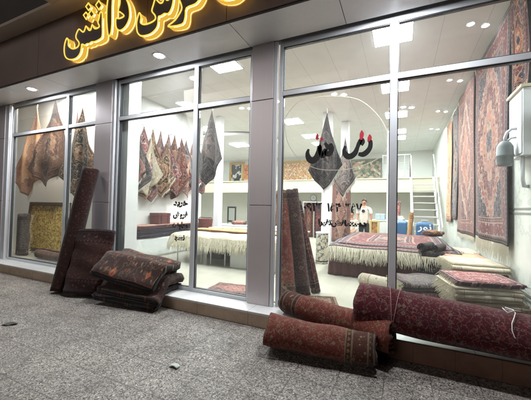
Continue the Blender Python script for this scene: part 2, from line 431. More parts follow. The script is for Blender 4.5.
# ------------------------------------------------------------------ mesh helpers
class MB:
    def __init__(self): self.v = []; self.f = []; self.uv = []; self.mi = []; self.cur = 0
    def face(self, idx, uvs=None):
        self.f.append(tuple(idx)); self.uv.append(uvs or [(self.v[k][0], self.v[k][2]) for k in idx]); self.mi.append(self.cur)
    def box(self, x0, x1, y0, y1, z0, z1):
        b = len(self.v)
        self.v += [(x, y, z) for z in (z0, z1) for y in (y0, y1) for x in (x0, x1)]
        for q in ((0, 2, 3, 1), (4, 5, 7, 6), (0, 1, 5, 4), (1, 3, 7, 5), (3, 2, 6, 7), (2, 0, 4, 6)): self.face([b + k for k in q])
        return self
    def tube(self, pts, r, n=8, caps=True):
        """swept tube; r a number or one per point"""
        pts = [Vector(p) for p in pts]
        rs = r if isinstance(r, (list, tuple)) else [r] * len(pts)
        b = len(self.v); prev = None
        for i, p in enumerate(pts):
            a = pts[max(i - 1, 0)]; c = pts[min(i + 1, len(pts) - 1)]
            d = (c - a).normalized()
            if prev is None:
                s = d.orthogonal().normalized()
            else:
                s = (prev - d * prev.dot(d)).normalized()
            prev = s; q = d.cross(s)
            for k in range(n):
                an = 2 * PI * k / n
                self.v.append(tuple(p + (s * math.cos(an) + q * math.sin(an)) * rs[i]))
        for i in range(len(pts) - 1):
            for k in range(n):
                k2 = (k + 1) % n
                self.face([b + i * n + k, b + i * n + k2, b + (i + 1) * n + k2, b + (i + 1) * n + k])
        if caps:
            self.face([b + k for k in range(n)][::-1]); self.face([b + (len(pts) - 1) * n + k for k in range(n)])
        return self
    def lathe(self, prof, n=24, c=(0, 0, 0), caps=True):
        b = len(self.v)
        for r, z in prof:
            for k in range(n):
                a = 2 * PI * k / n
                self.v.append((c[0] + r * math.cos(a), c[1] + r * math.sin(a), c[2] + z))
        for i in range(len(prof) - 1):
            for k in range(n):
                k2 = (k + 1) % n
                self.face([b + i * n + k, b + i * n + k2, b + (i + 1) * n + k2, b + (i + 1) * n + k])
        if caps: self.face([b + k for k in range(n)][::-1]); self.face([b + (len(prof) - 1) * n + k for k in range(n)])
        return self
    def grid(self, nu, nv, fn, thick=None, close=False):
        """fn(i/nu, j/nv) -> (point, uv); thick adds a solid back side offset by thick vector function"""
        b = len(self.v)
        P = [[fn(i / nu, j / nv) for j in range(nv + 1)] for i in range(nu + 1)]
        for row in P:
            for p, _ in row: self.v.append(tuple(p))
        st = nv + 1
        for i in range(nu):
            for j in range(nv):
                ids = [(i, j), (i + 1, j), (i + 1, j + 1), (i, j + 1)]
                self.face([b + a * st + c for a, c in ids], [P[a][c][1] for a, c in ids])
        return self
    def prism(self, poly, axis_pt, depth):
        """poly: 2D (x,z) outline, front at y=axis_pt, back at y+depth (triangulated through bmesh later)"""
        b = len(self.v); n = len(poly)
        self.v += [(x, axis_pt, z) for x, z in poly] + [(x, axis_pt + depth, z) for x, z in poly]
        self.face([b + k for k in range(n)]); self.face([b + n + k for k in range(n)][::-1])
        for k in range(n):
            k2 = (k + 1) % n
            self.face([b + k2, b + k, b + n + k, b + n + k2])
        return self
    def mesh(self, name, mats):
        me = bpy.data.meshes.new(name)
        me.from_pydata(self.v, [], self.f)
        ul = me.uv_layers.new(name='UVMap')
        flat = [c for f in self.uv for uvp in f for c in uvp]
        ul.data.foreach_set('uv', flat)
        if not isinstance(mats, (list, tuple)): mats = [mats]
        for m in mats: me.materials.append(m)
        me.polygons.foreach_set('material_index', self.mi)
        me.update()
        return me
    def obj(self, name, mats, parent=None, smooth=False, bevel=0.0, solid=0.0, loc=None, recalc=True):
        me = self.mesh(name, mats)
        if recalc:
            bm = bmesh.new(); bm.from_mesh(me); bmesh.ops.recalc_face_normals(bm, faces=bm.faces); bm.to_mesh(me); bm.free()
        if smooth: me.polygons.foreach_set('use_smooth', [True] * len(me.polygons))
        o = bpy.data.objects.new(name, me)
        C.objects.link(o)
        if parent: o.parent = parent
        if loc: o.location = loc
        if solid:
            md = o.modifiers.new('solid', 'SOLIDIFY'); md.thickness = solid; md.offset = 0
        if bevel:
            md = o.modifiers.new('bevel', 'BEVEL'); md.width = bevel; md.segments = 2; md.limit_method = 'ANGLE'
        return o

def tag(o, label, cat, group=None, kind=None):
    o['label'] = label; o['category'] = cat
    if group: o['group'] = group
    if kind: o['kind'] = kind
    return o
def thing(name, label, cat, loc=(0, 0, 0), rot=(0, 0, 0), group=None):
    o = bpy.data.objects.new(name, None); C.objects.link(o)
    o.empty_display_size = 0.1
    o.location = loc; o.rotation_euler = rot
    return tag(o, label, cat, group)
def structure(o): o['kind'] = 'structure'; return o

def sheet(mb, path, thick, length, nl, wave=None, voff=0.0):
    """a thick cloth: 2D centre line path (a,b) swept along its own length axis.
    local axes: sweep -> X, path a -> Y, path b -> Z. UV = (path arc, sweep) in metres."""
    n = len(path)
    P = [Vector(p) for p in path]
    s = [0.0]
    for i in range(1, n): s.append(s[-1] + (P[i] - P[i - 1]).length)
    L_, R_ = [], []
    for i in range(n):
        d = (P[min(i + 1, n - 1)] - P[max(i - 1, 0)]).normalized()
        nn = Vector((-d.y, d.x)) * thick * 0.5
        L_.append(P[i] + nn); R_.append(P[i] - nn)
    ring = L_ + R_[::-1]; sv = s + s[::-1]; m = len(ring)
    b = len(mb.v)
    for k in range(nl + 1):
        l = k / nl
        for (a, c), sa in zip(ring, sv):
            x, y, z = l * length, a, c
            if wave: x, y, z = wave(l, x, y, z)
            mb.v.append((x, y, z))
    for k in range(nl):
        for q in range(m):
            q2 = (q + 1) % m
            mb.face([b + k * m + q, b + k * m + q2, b + (k + 1) * m + q2, b + (k + 1) * m + q],
                    [(sv[q], voff + k / nl * length), (sv[q2], voff + k / nl * length), (sv[q2], voff + (k + 1) / nl * length), (sv[q], voff + (k + 1) / nl * length)])
    for k, base, rev in ((0, b, False), (nl, b + nl * m, True)):
        for i in range(n - 1):
            ids = [base + i, base + i + 1, base + m - 2 - i, base + m - 1 - i]
            uvs = [(s[i], k / nl * length), (s[i + 1], k / nl * length), (s[i + 1], k / nl * length), (s[i], k / nl * length)]
            if rev: ids = ids[::-1]; uvs = uvs[::-1]
            mb.face(ids, uvs)
    return s[-1]

def spiral(rout, turns, rin=0.025, start=0.0, per=26):
    n = int(turns * per); out = []
    for i in range(n + 1):
        f = i / n
        a = start + f * turns * 2 * PI
        r = rin + (rout - rin) * f + max(0, f - 0.965) * 0.45
        out.append((r * math.cos(a), r * math.sin(a)))
    return out

def rolled_rug(label, p0, p1, r, pal, turns=4.5, med=0.0, scale=9, bw=0.3, lump=0.02, taper=1.0, start=0.4, sag=0.0, group=None, gain=1.0, squash=0.0, nl=26, seed=1, bend=None, ends='both', line=None):
    p0 = Vector(p0); p1 = Vector(p1); Ln = (p1 - p0).length
    rin = 0.02; path = spiral(r, turns, rin, start)
    th = (r - rin) / turns * 0.74
    rnd = random.Random(seed); ph = [rnd.uniform(0, 6.28) for _ in range(6)]
    def wave(l, x, y, z):
        rr = math.hypot(y, z); a = math.atan2(z, y)
        k = 1 + lump * (math.sin(a * 2 + ph[0] + l * 5) + 0.7 * math.sin(a * 3 - l * 9 + ph[1]) + 0.6 * math.sin(l * 17 + ph[2] + a))
        k *= 1 + (taper - 1) * l
        y *= k; z *= k
        z *= 1 - squash
        z -= sag * math.sin(l * PI)
        if bend: y += bend * math.sin(l * PI)
        x += 0.012 * math.sin(a * 3 + ph[3]) * (1 if l > 0.5 else -1) * (abs(l - 0.5) > 0.49) + 0.06 * rr * math.sin(rr * 40 + ph[4]) * (abs(l - 0.5) > 0.49)
        return x, y, z
    mb = MB(); arc = sheet(mb, path, th, Ln, nl, wave, {'both': 0.0, 'near': 0.0, 'far': Ln, 'none': Ln}[ends])
    o = mb.obj('rolled_rug', rug_mat(pal, arc * 3, Ln * {'both': 1, 'near': 2, 'far': 2, 'none': 3.4}[ends], scale, med, bw, gain, line), smooth=True)
    q = (p1 - p0).to_track_quat('X', 'Z')
    o.rotation_mode = 'QUATERNION'; o.rotation_quaternion = q; o.location = p0
    return tag(o, label, 'rug', group)

def fold_path(depth, layers, t, jit=0.0, rnd=None):
    """zig-zag fold: centre line going back and forth, layers upward"""
    out = []
    for k in range(layers):
        z = t * (k + 0.5)
        e = (rnd.uniform(-jit, jit) if rnd else 0)
        ys = [0.0 + e, depth * 0.33, depth * 0.67, depth + e * 0.5]
        if k % 2: ys = ys[::-1]
        for j, y in enumerate(ys): out.append((y, z + 0.004 * math.sin(3 * y + k)))
        if k < layers - 1:
            yy = ys[-1]; sg = 1 if yy > depth * 0.5 else -1
            for a in (-50, 0, 50): out.append((yy + sg * t * 0.55 * math.cos(R(a)), z + t * 0.5 + t * 0.5 * math.sin(R(a)) * 0.9))
    return out
def folded_rug(label, loc, rotz, length, depth, layers, t, pal, scale=8, bw=0.22, sag=0.02, seed=1, tilt=(0, 0), group=None, fringe=None, med=0.0, gain=1.0, droop=0.0, zoff=None, roundf=0.0, line=None):
    """sweep axis X (length), folds on the Y faces"""
    rnd = random.Random(seed)
    path = fold_path(depth, layers, t, 0.03, rnd)
    ph = [rnd.uniform(0, 6.28) for _ in range(5)]
    H = layers * t
    def wave(l, x, y, z):
        hz = z / H
        z2 = z + hz * (sag * (math.sin(l * 7 + ph[0]) + 0.6 * math.sin(l * 13 + y * 6 + ph[1])) - sag * 0.8 * math.sin(l * PI) * 0.3)
        z2 -= droop * hz * max(0, abs(l - 0.5) * 2 - 0.55) ** 1.5 * 2
        if roundf: z2 -= roundf * hz * max(0, 1 - l / 0.3) ** 2
        if zoff: z2 += zoff(l)
        y2 = y + 0.02 * math.sin(l * 5 + ph[2]) * (0.4 + hz) + 0.008 * math.sin(l * 21 + z * 30)
        x2 = x + 0.015 * math.sin(z * 60 + ph[3]) * (abs(l - 0.5) > 0.47)
        return x2, y2, z2
    mb = MB(); arc = sheet(mb, path, t * 0.9, length, 24, wave)
    o = mb.obj('folded_rug', rug_mat(pal, arc, length, scale, med, bw, gain, line), smooth=True)
    o.location = loc; o.rotation_euler = (tilt[0], tilt[1], rotz)
    tag(o, label, 'rug', group)
    if fringe:
        for xx in (0.0, length):
            pts = [wave(0 if xx == 0 else 1, xx, y, z) for y, z in path]
            mbf = MB()
            sg = -1 if xx == 0 else 1
            dn = []
            for i in range(len(pts) - 1):
                a = Vector(pts[i]); b_ = Vector(pts[i + 1])
                for q in np.arange(rnd.uniform(0, fringe[2] if len(fringe) > 2 else 0.018), (b_ - a).length, fringe[2] if len(fringe) > 2 else 0.018):
                    dn.append(a.lerp(b_, q / max((b_ - a).length, 1e-6)))
            strands(mbf, dn, Vector((sg * 0.7, 0, -0.5)), fringe[0], 0.005, rnd)
            mbf.obj('fringe', fringe[1], o)
    return o

def strands(mb, pts, dirv, ln, r, rnd, spread=0.3, drop=0.3):
    for p in pts:
        d = (dirv + Vector((rnd.uniform(-1, 1), rnd.uniform(-1, 1), rnd.uniform(-1, 1))) * spread * 0.5).normalized()
        l = ln * rnd.uniform(0.55, 1.2)
        a = Vector(p); m = a + d * l * 0.5; e = m + (d + Vector((0, 0, -drop))).normalized() * l * 0.5
        mb.tube([a, m, e], [r, r * 0.9, r * 0.35], 3, caps=False)

def hung_rug(label, apex, fwd, right, a, b, pal, c=0.42, ampl=0.09, k=1.0, scale=9, med=1.0, bw=0.14, seed=1, group=None, fringe=None, gain=1.0, lean=0.0):
    """a rug hung by one corner: p runs along edge a, q along edge b; falls into folds, widening downward"""
    rnd = random.Random(seed); ph = [rnd.uniform(0, 6.28) for _ in range(4)]
    apex = Vector(apex); fwd = Vector(fwd).normalized(); right = Vector(right).normalized()
    def fn(p, q):
        lat = (p * a - q * b) / 1.414; s = (p * a + q * b) / 1.414
        H = (a + b) / 1.414
        g = min(1, s / H * 2.2)
        x = lat * c * (0.6 + 0.4 * g) * 0.84 + lean * s
        y = ampl * g * (math.sin(lat * 7.5 + ph[0] + s * 0.6) + 0.35 * math.sin(lat * 15 + ph[1])) + ampl * 0.4
        z = -s * k - 0.42 * abs(lat - s * (a - b) / (a + b)) + 0.02 * math.sin(lat * 9 + ph[2])
        return apex + right * x + fwd * y + Vector((0, 0, z)), (p * a, q * b)
    mb = MB(); mb.grid(30, 40, fn)
    o = mb.obj('hanging_rug', rug_mat(pal, a, b, scale, med, bw, gain), smooth=True, solid=0.014, recalc=False)
    tag(o, label, 'rug', group)
    if fringe:
        mf = MB()
        strands(mf, [fn(1.0, j / 70)[0] if fringe[2] else fn(j / 70, 1.0)[0] for j in range(71)], Vector((0.0, 0, -1)), fringe[0], 0.006, rnd)
        mf.obj('fringe', fringe[1], o)
    hk = MB(); hk.tube([apex + Vector((0, 0, 0.07)), apex + Vector((0, 0, 0.0)), apex - Vector((0, 0, 0.03))], 0.008, 6)
    hk.obj('hook', M_STEEL, o)
    return o

def wall_rug(label, y0, y1, z0, z1, x, pal, scale=7, bw=0.24, med=1.2, fr=0.2, seed=1, gain=1.0, group=None, wav=0.02):
    rnd = random.Random(seed); ph = [rnd.uniform(0, 6.28) for _ in range(3)]
    W, H = y1 - y0, z1 - z0
    def fn(p, q):
        yy = y0 + p * W; zz = z1 - q * H
        off = wav * (math.sin(p * 9 + ph[0]) + 0.6 * math.sin(p * 17 + q * 3 + ph[1])) * (0.3 + q) + 0.01 * math.sin(q * 6 + ph[2])
        return Vector((x - 0.03 - off, yy, zz + 0.015 * math.sin(p * 7 + ph[0]) * q)), (p * W, q * H)
    mb = MB(); mb.grid(40, 30, fn)
    o = mb.obj('wall_rug', rug_mat(pal, W, H, scale, med, bw, gain), smooth=True, solid=0.012, recalc=False)
    tag(o, label, 'rug', group)
    if fr:
        mf = MB(); strands(mf, [fn(j / 260, 1.0)[0] for j in range(261)], Vector((-0.05, 0, -1)), fr, 0.0048, rnd, 0.22)
        mf.obj('fringe', M_FRINGEW, o)
    return o

# ------------------------------------------------------------------ ground
mb = MB(); mb.box(-60, 60, -60, 30, -0.3, 0.0)
structure(mb.obj('sidewalk', sidewalk_mat()))

# ------------------------------------------------------------------ the shop building and its parts
bld = thing('shop_building', 'rug shop with mauve panelled pillars, glazed front, white interior and lit fascia', 'shop', (0, 0, 0))
FZ = 0.22
# entrance step
o = MB().box(-11.0, 4.0, -0.365, 0.6, 0.0, 0.168).obj('step_riser', M_RISER, bld)
o = MB().box(-11.0, 4.0, -0.385, 0.10, 0.170, 0.20).obj('step_tread', M_TREAD, bld, bevel=0.004)
MB().box(-12.0, 1.4, 0.102, 12.4, 0.1, FZ).obj('floor', M_FLOOR, bld)
MB().box(-12.0, 4.0, 0.07, 12.4, 4.60, 4.75).obj('ceiling', M_CEIL, bld)
MB().box(1.40, 1.65, 0.09, 12.4, FZ + 0.001, 4.598).obj('wall', M_WALLT, bld)
mbx = MB()
for z0 in (1.60, 1.66): mbx.box(1.392, 1.399, 0.1, 1.35, z0, z0 + 0.022)
for z0 in (0.56, 0.62): mbx.box(1.392, 1.399, 0.1, 3.0, z0, z0 + 0.022)
mbx.obj('wall_stripe', plain('grey_stripe', rgb(120, 124, 120), 0.5), bld)
MB().box(-12.2, 1.398, 12.4, 12.6, FZ, 4.75).obj('wall', M_WHITE, bld)
MB().box(-12.2, -12.0, 0.1, 12.4, FZ, 4.598).obj('wall', M_WHITE, bld)
MB().box(-6.72, -6.5, 1.05, 4.6, FZ + 0.001, 4.598).obj('wall', M_WHITE, bld)
MB().box(-12.0, -6.721, 1.05, 1.2, FZ + 0.001, 4.598).obj('wall', M_WHITE, bld)
MB().box(-5.55, -4.86, 0.075, 0.36, FZ + 0.001, 4.598).obj('pier', M_WHITE, bld)
MB().box(-5.62, -5.41, 4.1, 4.31, FZ + 0.001, 4.598).obj('column', M_COL, bld, bevel=0.01)
MB().box(-2.22, -1.95, 4.95, 5.22, FZ + 0.001, 4.598).obj('column', M_COL, bld, bevel=0.01)
MB().box(-1.87, -1.62, 6.1, 6.35, FZ + 0.001, 4.598).obj('column', M_COL, bld, bevel=0.01)
MB().box(-0.46, -0.30, 7.3, 7.46, FZ + 0.001, 4.598).obj('column', M_COL, bld, bevel=0.01)
mz = MB().box(-11.99, 1.395, 9.5, 12.39, 2.42, 2.56).obj('mezzanine', M_GREENW, bld)
MB().box(-11.98, 1.39, 9.44, 9.498, 2.36, 2.97).obj('mezzanine_ledge', plain('beige_ledge', rgb(186, 180, 160), 0.6, 0, 3, 0.06), mz)
MB().box(-11.98, 1.39, 9.40, 9.438, 2.93, 2.97).obj('ledge_trim', plain('beige_trim', rgb(190, 182, 158), 0.5), mz)
# rear storage wall below the mezzanine
MB().box(-11.98, 1.39, 11.2, 11.3, FZ + 0.001, 2.415).obj('wall', M_GREENW, bld)

# fascia: panels with open joints
joints = [-9.19, -7.77, -6.35, -4.93, -3.51, -2.09, -0.67, 0.75, 2.17, 3.6]
mbf = MB(); mbs = MB()
for a, b_ in zip([-10.6] + joints[:-1], joints):
    mbf.box(a + 0.004, b_ - 0.004, -0.775, -0.745, 4.035, 5.0)
    mbs.box(a + 0.004, b_ - 0.004, -0.742, -0.09, 4.045, 4.06)
mbf.obj('fascia', M_FASCIA, bld, bevel=0.003)
mbs.obj('soffit', M_SOFFIT, bld, bevel=0.002)
MB().box(-10.6, 3.6, -0.738, 0.06, 4.064, 4.99).obj('fascia_backing', M_SEAM, bld)
MB().box(-10.6, 3.6, -0.776, -0.746, 4.015, 4.031).obj('fascia_edge', M_SEAM, bld)
# upper storey overhang
M_UP = cladding('upper_soffit', rgb(186, 172, 158), 0.5, 0.1)
M_UPW = plain('dark_upper_wall', rgb(62, 50, 46), 0.7, 0, 2.5, 0.45)
mu = MB()
mu.box(-10.6, 3.6, -1.06, 0.06, 5.004, 5.06)
mu.obj('upper_soffit', M_UP, bld)
mu = MB()
for a, b_ in ((-5.44, -4.985), (-4.975, -3.56), (-3.55, -2.14), (-2.13, -0.72), (-0.71, 0.7), (0.71, 2.1), (2.11, 3.6)):
    mu.box(a, b_, -3.2, -1.064, 5.004, 5.06)
mu.obj('upper_soffit', M_UP, bld)
MB().box(-10.6, 3.6, -1.06, 0.06, 5.065, 8.5).obj('upper_wall', M_UPW, bld)
MB().box(-5.44, 3.6, -3.2, -1.064, 5.065, 8.5).obj('upper_wall', M_UPW, bld)

# pillars clad in composite panels, two horizontal seams each
def pillar(x0, x1, strip=None):
    p = MB()
    for z0, z1 in ((0.202, 1.640), (1.648, 3.195), (3.203, 4.040)):
        p.box(x0, x1, -0.10, 0.055, z0, z1)
    o = p.obj('pillar', M_CLAD, bld, bevel=0.004)
    MB().box(x0 + 0.006, x1 - 0.006, -0.094, 0.05, 0.202, 4.04).obj('pillar_seam', M_SEAM, o)
    return o
pillar(-10.4, -9.02)
pillar(-5.60, -5.12)
pillar(-2.05, -1.70)
pillar(1.75, 2.3)

# shop windows: aluminium frame, transom, mullion, panes
def window(x0, x1, mull, label, strips=(), sub=None):
    t = bpy.data.objects.new('window', None); C.objects.link(t); t.parent = bld; t['label'] = label
    f = MB()
    fy0, fy1 = -0.03, 0.05
    zb, zt, ztr = 0.201, 4.04, 3.28
    f.box(x0, x0 + 0.055, fy0, fy1, zb, zt); f.box(x1 - 0.055, x1, fy0, fy1, zb, zt)
    f.box(x0 + 0.055, x1 - 0.055, fy0, fy1, zt - 0.075, zt); f.box(x0 + 0.055, x1 - 0.055, fy0, fy1, zb, zb + 0.055)
    f.box(mull - 0.042, mull + 0.042, fy0 - 0.008, fy1 + 0.008, zb + 0.055, zt - 0.075)
    f.box(x0 + 0.055, mull - 0.042, fy0, fy1, ztr - 0.036, ztr + 0.036)
    f.box(mull + 0.042, x1 - 0.055, fy0, fy1, ztr - 0.036, ztr + 0.036)
    f.obj('window_frame', M_ALU, t, bevel=0.005)
    g = MB()
    for a, b_ in ((x0 + 0.055, mull - 0.042), (mull + 0.042, x1 - 0.055)):
        for c0, c1 in ((zb + 0.055, ztr - 0.036), (ztr + 0.036, zt - 0.075)):
            w_ = 0.011
            for q in ((a, a + w_, c0, c1), (b_ - w_, b_, c0, c1), (a + w_, b_ - w_, c0, c0 + w_), (a + w_, b_ - w_, c1 - w_, c1)):
                g.box(q[0] + 0.0005, q[1] - 0.0005, fy0 + 0.012, fy1 - 0.012, q[2] + 0.0005, q[3] - 0.0005)
    g.obj('gasket', M_ALU_D, t)
    for a, b_ in ((x0 + 0.055, mull - 0.042), (mull + 0.042, x1 - 0.055)):
        for c0, c1 in ((zb + 0.055, ztr - 0.036), (ztr + 0.036, zt - 0.075)):
            MB().box(a + 0.012, b_ - 0.012, 0.006, 0.014, c0 + 0.012, c1 - 0.012).obj('pane', M_GLASS, t)
    for a, b_ in strips:
        MB().box(a, b_, -0.085, -0.035, 0.201, 4.04).obj('cover_strip', M_STRIP, t, bevel=0.003)
    return t
win_l = window(-8.84, -5.604, -6.62, 'window with gold-framed tapestry and hanging rugs behind it', [(-9.015, -8.87)])
win_m = window(-5.05, -2.054, -3.14, 'window with black lettering down the middle mullion', [(-5.116, -5.06)])
win_r = window(-1.63, 1.72, -0.09, 'window with large oval decal', [(-1.696, -1.645)])

# ------------------------------------------------------------------ writing on the glass
def text_mesh(body, size, weight=0.02, depth=0.002, shear=0.0):
    c = bpy.data.curves.new('t', 'FONT'); c.body = body; c.size = size; c.offset = weight * size; c.extrude = depth; c.align_x = 'CENTER'; c.shear = shear
    o = bpy.data.objects.new('t', c); C.objects.link(o)
    dg = bpy.context.evaluated_depsgraph_get()
    me = bpy.data.meshes.new_from_object(o.evaluated_get(dg))
    bpy.data.objects.remove(o)
    return me
def decal_text(body, size, x, z, parent, m, y=-0.004, weight=0.02, shear=0.0, w=None):
    me = text_mesh(body, size, weight, 0.0015, shear)
    me.name = 'decal'; me.materials.clear(); me.materials.append(m)
    o = bpy.data.objects.new('decal', me); C.objects.link(o); o.parent = parent
    o.rotation_euler = (R(90), 0, 0); o.location = (x, y, z)
    if w:
        xs = [v.co.x for v in me.vertices]; o.scale = (w / (max(xs) - min(xs)), 1, 1)
    return o
def brush(mb, pts, y=-0.004, d=0.003, wk=1.0):
    """a calligraphic stroke: smooth centre line with changing width"""
    P = [Vector((p[0], p[1], p[2])) for p in pts]
    sm = []
    for i in range(len(P) - 1):
        a = P[max(i - 1, 0)]; b_ = P[i]; c = P[i + 1]; e = P[min(i + 2, len(P) - 1)]
        for k in range(6):
            f = k / 6
            sm.append(0.5 * ((2 * b_) + (c - a) * f + (2 * a - 5 * b_ + 4 * c - e) * f * f + (3 * b_ - a - 3 * c + e) * f ** 3))
    sm.append(P[-1])
    b0 = len(mb.v); n = len(sm)
    for i, q in enumerate(sm):
        a = sm[max(i - 1, 0)]; c = sm[min(i + 1, n - 1)]
        dd = Vector((c.x - a.x, c.y - a.y)); dd = dd.normalized() if dd.length > 0 else Vector((1, 0))
        nn = Vector((-dd.y, dd.x)) * max(q.z, 0.006) * wk * 0.5
        for yy in (y - d * 0.5, y + d * 0.5):
            mb.v.append((q.x + nn.x, yy, q.y + nn.y)); mb.v.append((q.x - nn.x, yy, q.y - nn.y))
    for i in range(n - 1):
        o = b0 + i * 4
        mb.face([o, o + 1, o + 5, o + 4]); mb.face([o + 2, o + 6, o + 7, o + 3]); mb.face([o, o + 4, o + 6, o + 2]); mb.face([o + 1, o + 3, o + 7, o + 5])
    for o in (b0, b0 + (n - 1) * 4): mb.face([o, o + 2, o + 3, o + 1])
D1 = [(-1.176, 2.445, 0.021), (-1.193, 2.39, 0.042), (-1.175, 2.319, 0.063), (-1.124, 2.281, 0.07), (-1.068, 2.313, 0.069), (-1.035, 2.395, 0.055), (-1.022, 2.477, 0.042), (-1.007, 2.393, 0.048), (-0.971, 2.336, 0.055), (-0.945, 2.417, 0.041), (-0.917, 2.36, 0.048), (-0.876, 2.372, 0.054), (-0.857, 2.438, 0.054), (-0.878, 2.501, 0.034)]
D1b = [(-0.947, 2.513, 0.027), (-0.918, 2.47, 0.041), (-0.89, 2.427, 0.041)]
D2 = [(-0.672, 2.453, 0.024), (-0.688, 2.387, 0.04), (-0.657, 2.326, 0.06), (-0.606, 2.309, 0.059), (-0.549, 2.352, 0.053), (-0.519, 2.423, 0.039), (-0.5, 2.474, 0.042), (-0.47, 2.524, 0.039), (-0.451, 2.49, 0.039), (-0.475, 2.452, 0.039)]
D2b = [(-0.505, 2.337, 0.033), (-0.449, 2.327, 0.052), (-0.4, 2.357, 0.052), (-0.364, 2.412, 0.045), (-0.359, 2.483, 0.039), (-0.384, 2.51, 0.032)]
R1 = [(-1.053, 2.646, 0.014), (-1.055, 2.604, 0.049), (-1.045, 2.564, 0.028)]
R2 = [(-0.996, 2.592, 0.021), (-0.989, 2.564, 0.041), (-0.982, 2.543, 0.021)]
R3 = [(-0.468, 2.641, 0.01), (-0.465, 2.595, 0.052), (-0.47, 2.55, 0.046), (-0.476, 2.518, 0.026)]
R4 = [(-0.371, 2.58, 0.01), (-0.368, 2.535, 0.052), (-0.384, 2.491, 0.026)]
for i, s_ in enumerate((D1, D1b, D2, D2b)):
    m_ = MB(); brush(m_, s_, -0.006 - 0.0041 * i, wk=1.3); o = m_.obj('decal', M_BLACK, win_r); o['label'] = 'black calligraphic stroke'
for s_ in (R1, R2, R3, R4):
    m_ = MB(); brush(m_, s_, -0.024); o = m_.obj('decal', M_REDV, win_r); o['label'] = 'red diamond dot'
ELL = [(-1.554, 2.894), (-1.464, 3.03), (-1.315, 3.141), (-1.027, 3.165), (-0.754, 3.133), (-0.495, 3.044), (-0.273, 2.821), (-0.16, 2.581), (-0.174, 2.368), (-0.302, 2.249), (-0.546, 2.162), (-0.805, 2.138), (-1.08, 2.175), (-1.329, 2.327), (-1.501, 2.582), (-1.554, 2.894)]
m_ = MB(); brush(m_, [(x, z, 0.007) for x, z in ELL], 0.0); o = m_.obj('decal', M_LINE, win_r); o['label'] = 'pale oval outline'
for body, x, w_ in (('۰۹۱۳', -1.105, 0.27), ('۱۵۴', -0.815, 0.2), ('۳۵۷', -0.56, 0.22)):
    decal_text(body, 0.15, x, 1.585, win_r, M_BLACK, weight=0.045, w=w_)
# line of joined script below the number, and four words beside the middle mullion (presentation forms in visual order)
decal_text('\ufe8d\ufead\ufef4\ufed3\ufe97\ufeb6\ufed3', 0.1, -0.845, 1.40, win_r, M_BLACK, weight=0.06, w=0.36)
decal_text('\ufe8d\ufe92\ufe98\ufeb3\ufea9', 0.1, -0.535, 1.40, win_r, M_BLACK, weight=0.06, w=0.28)
for body, z, w_ in (('\ufeaa\ufef3\ufeae\ufea7', 1.62, 0.32), ('\ufeb5\ufeed\ufeae\ufed3', 1.42, 0.32), ('\ufeea\ufebf\ufeed\ufe8e\ufecc\ufee3', 1.24, 0.33), ('\ufea0\ufeb4\ufee7', 1.03, 0.22)):
    decal_text(body, 0.13, -3.43, z, win_m, M_BLACK, weight=0.06, w=w_)

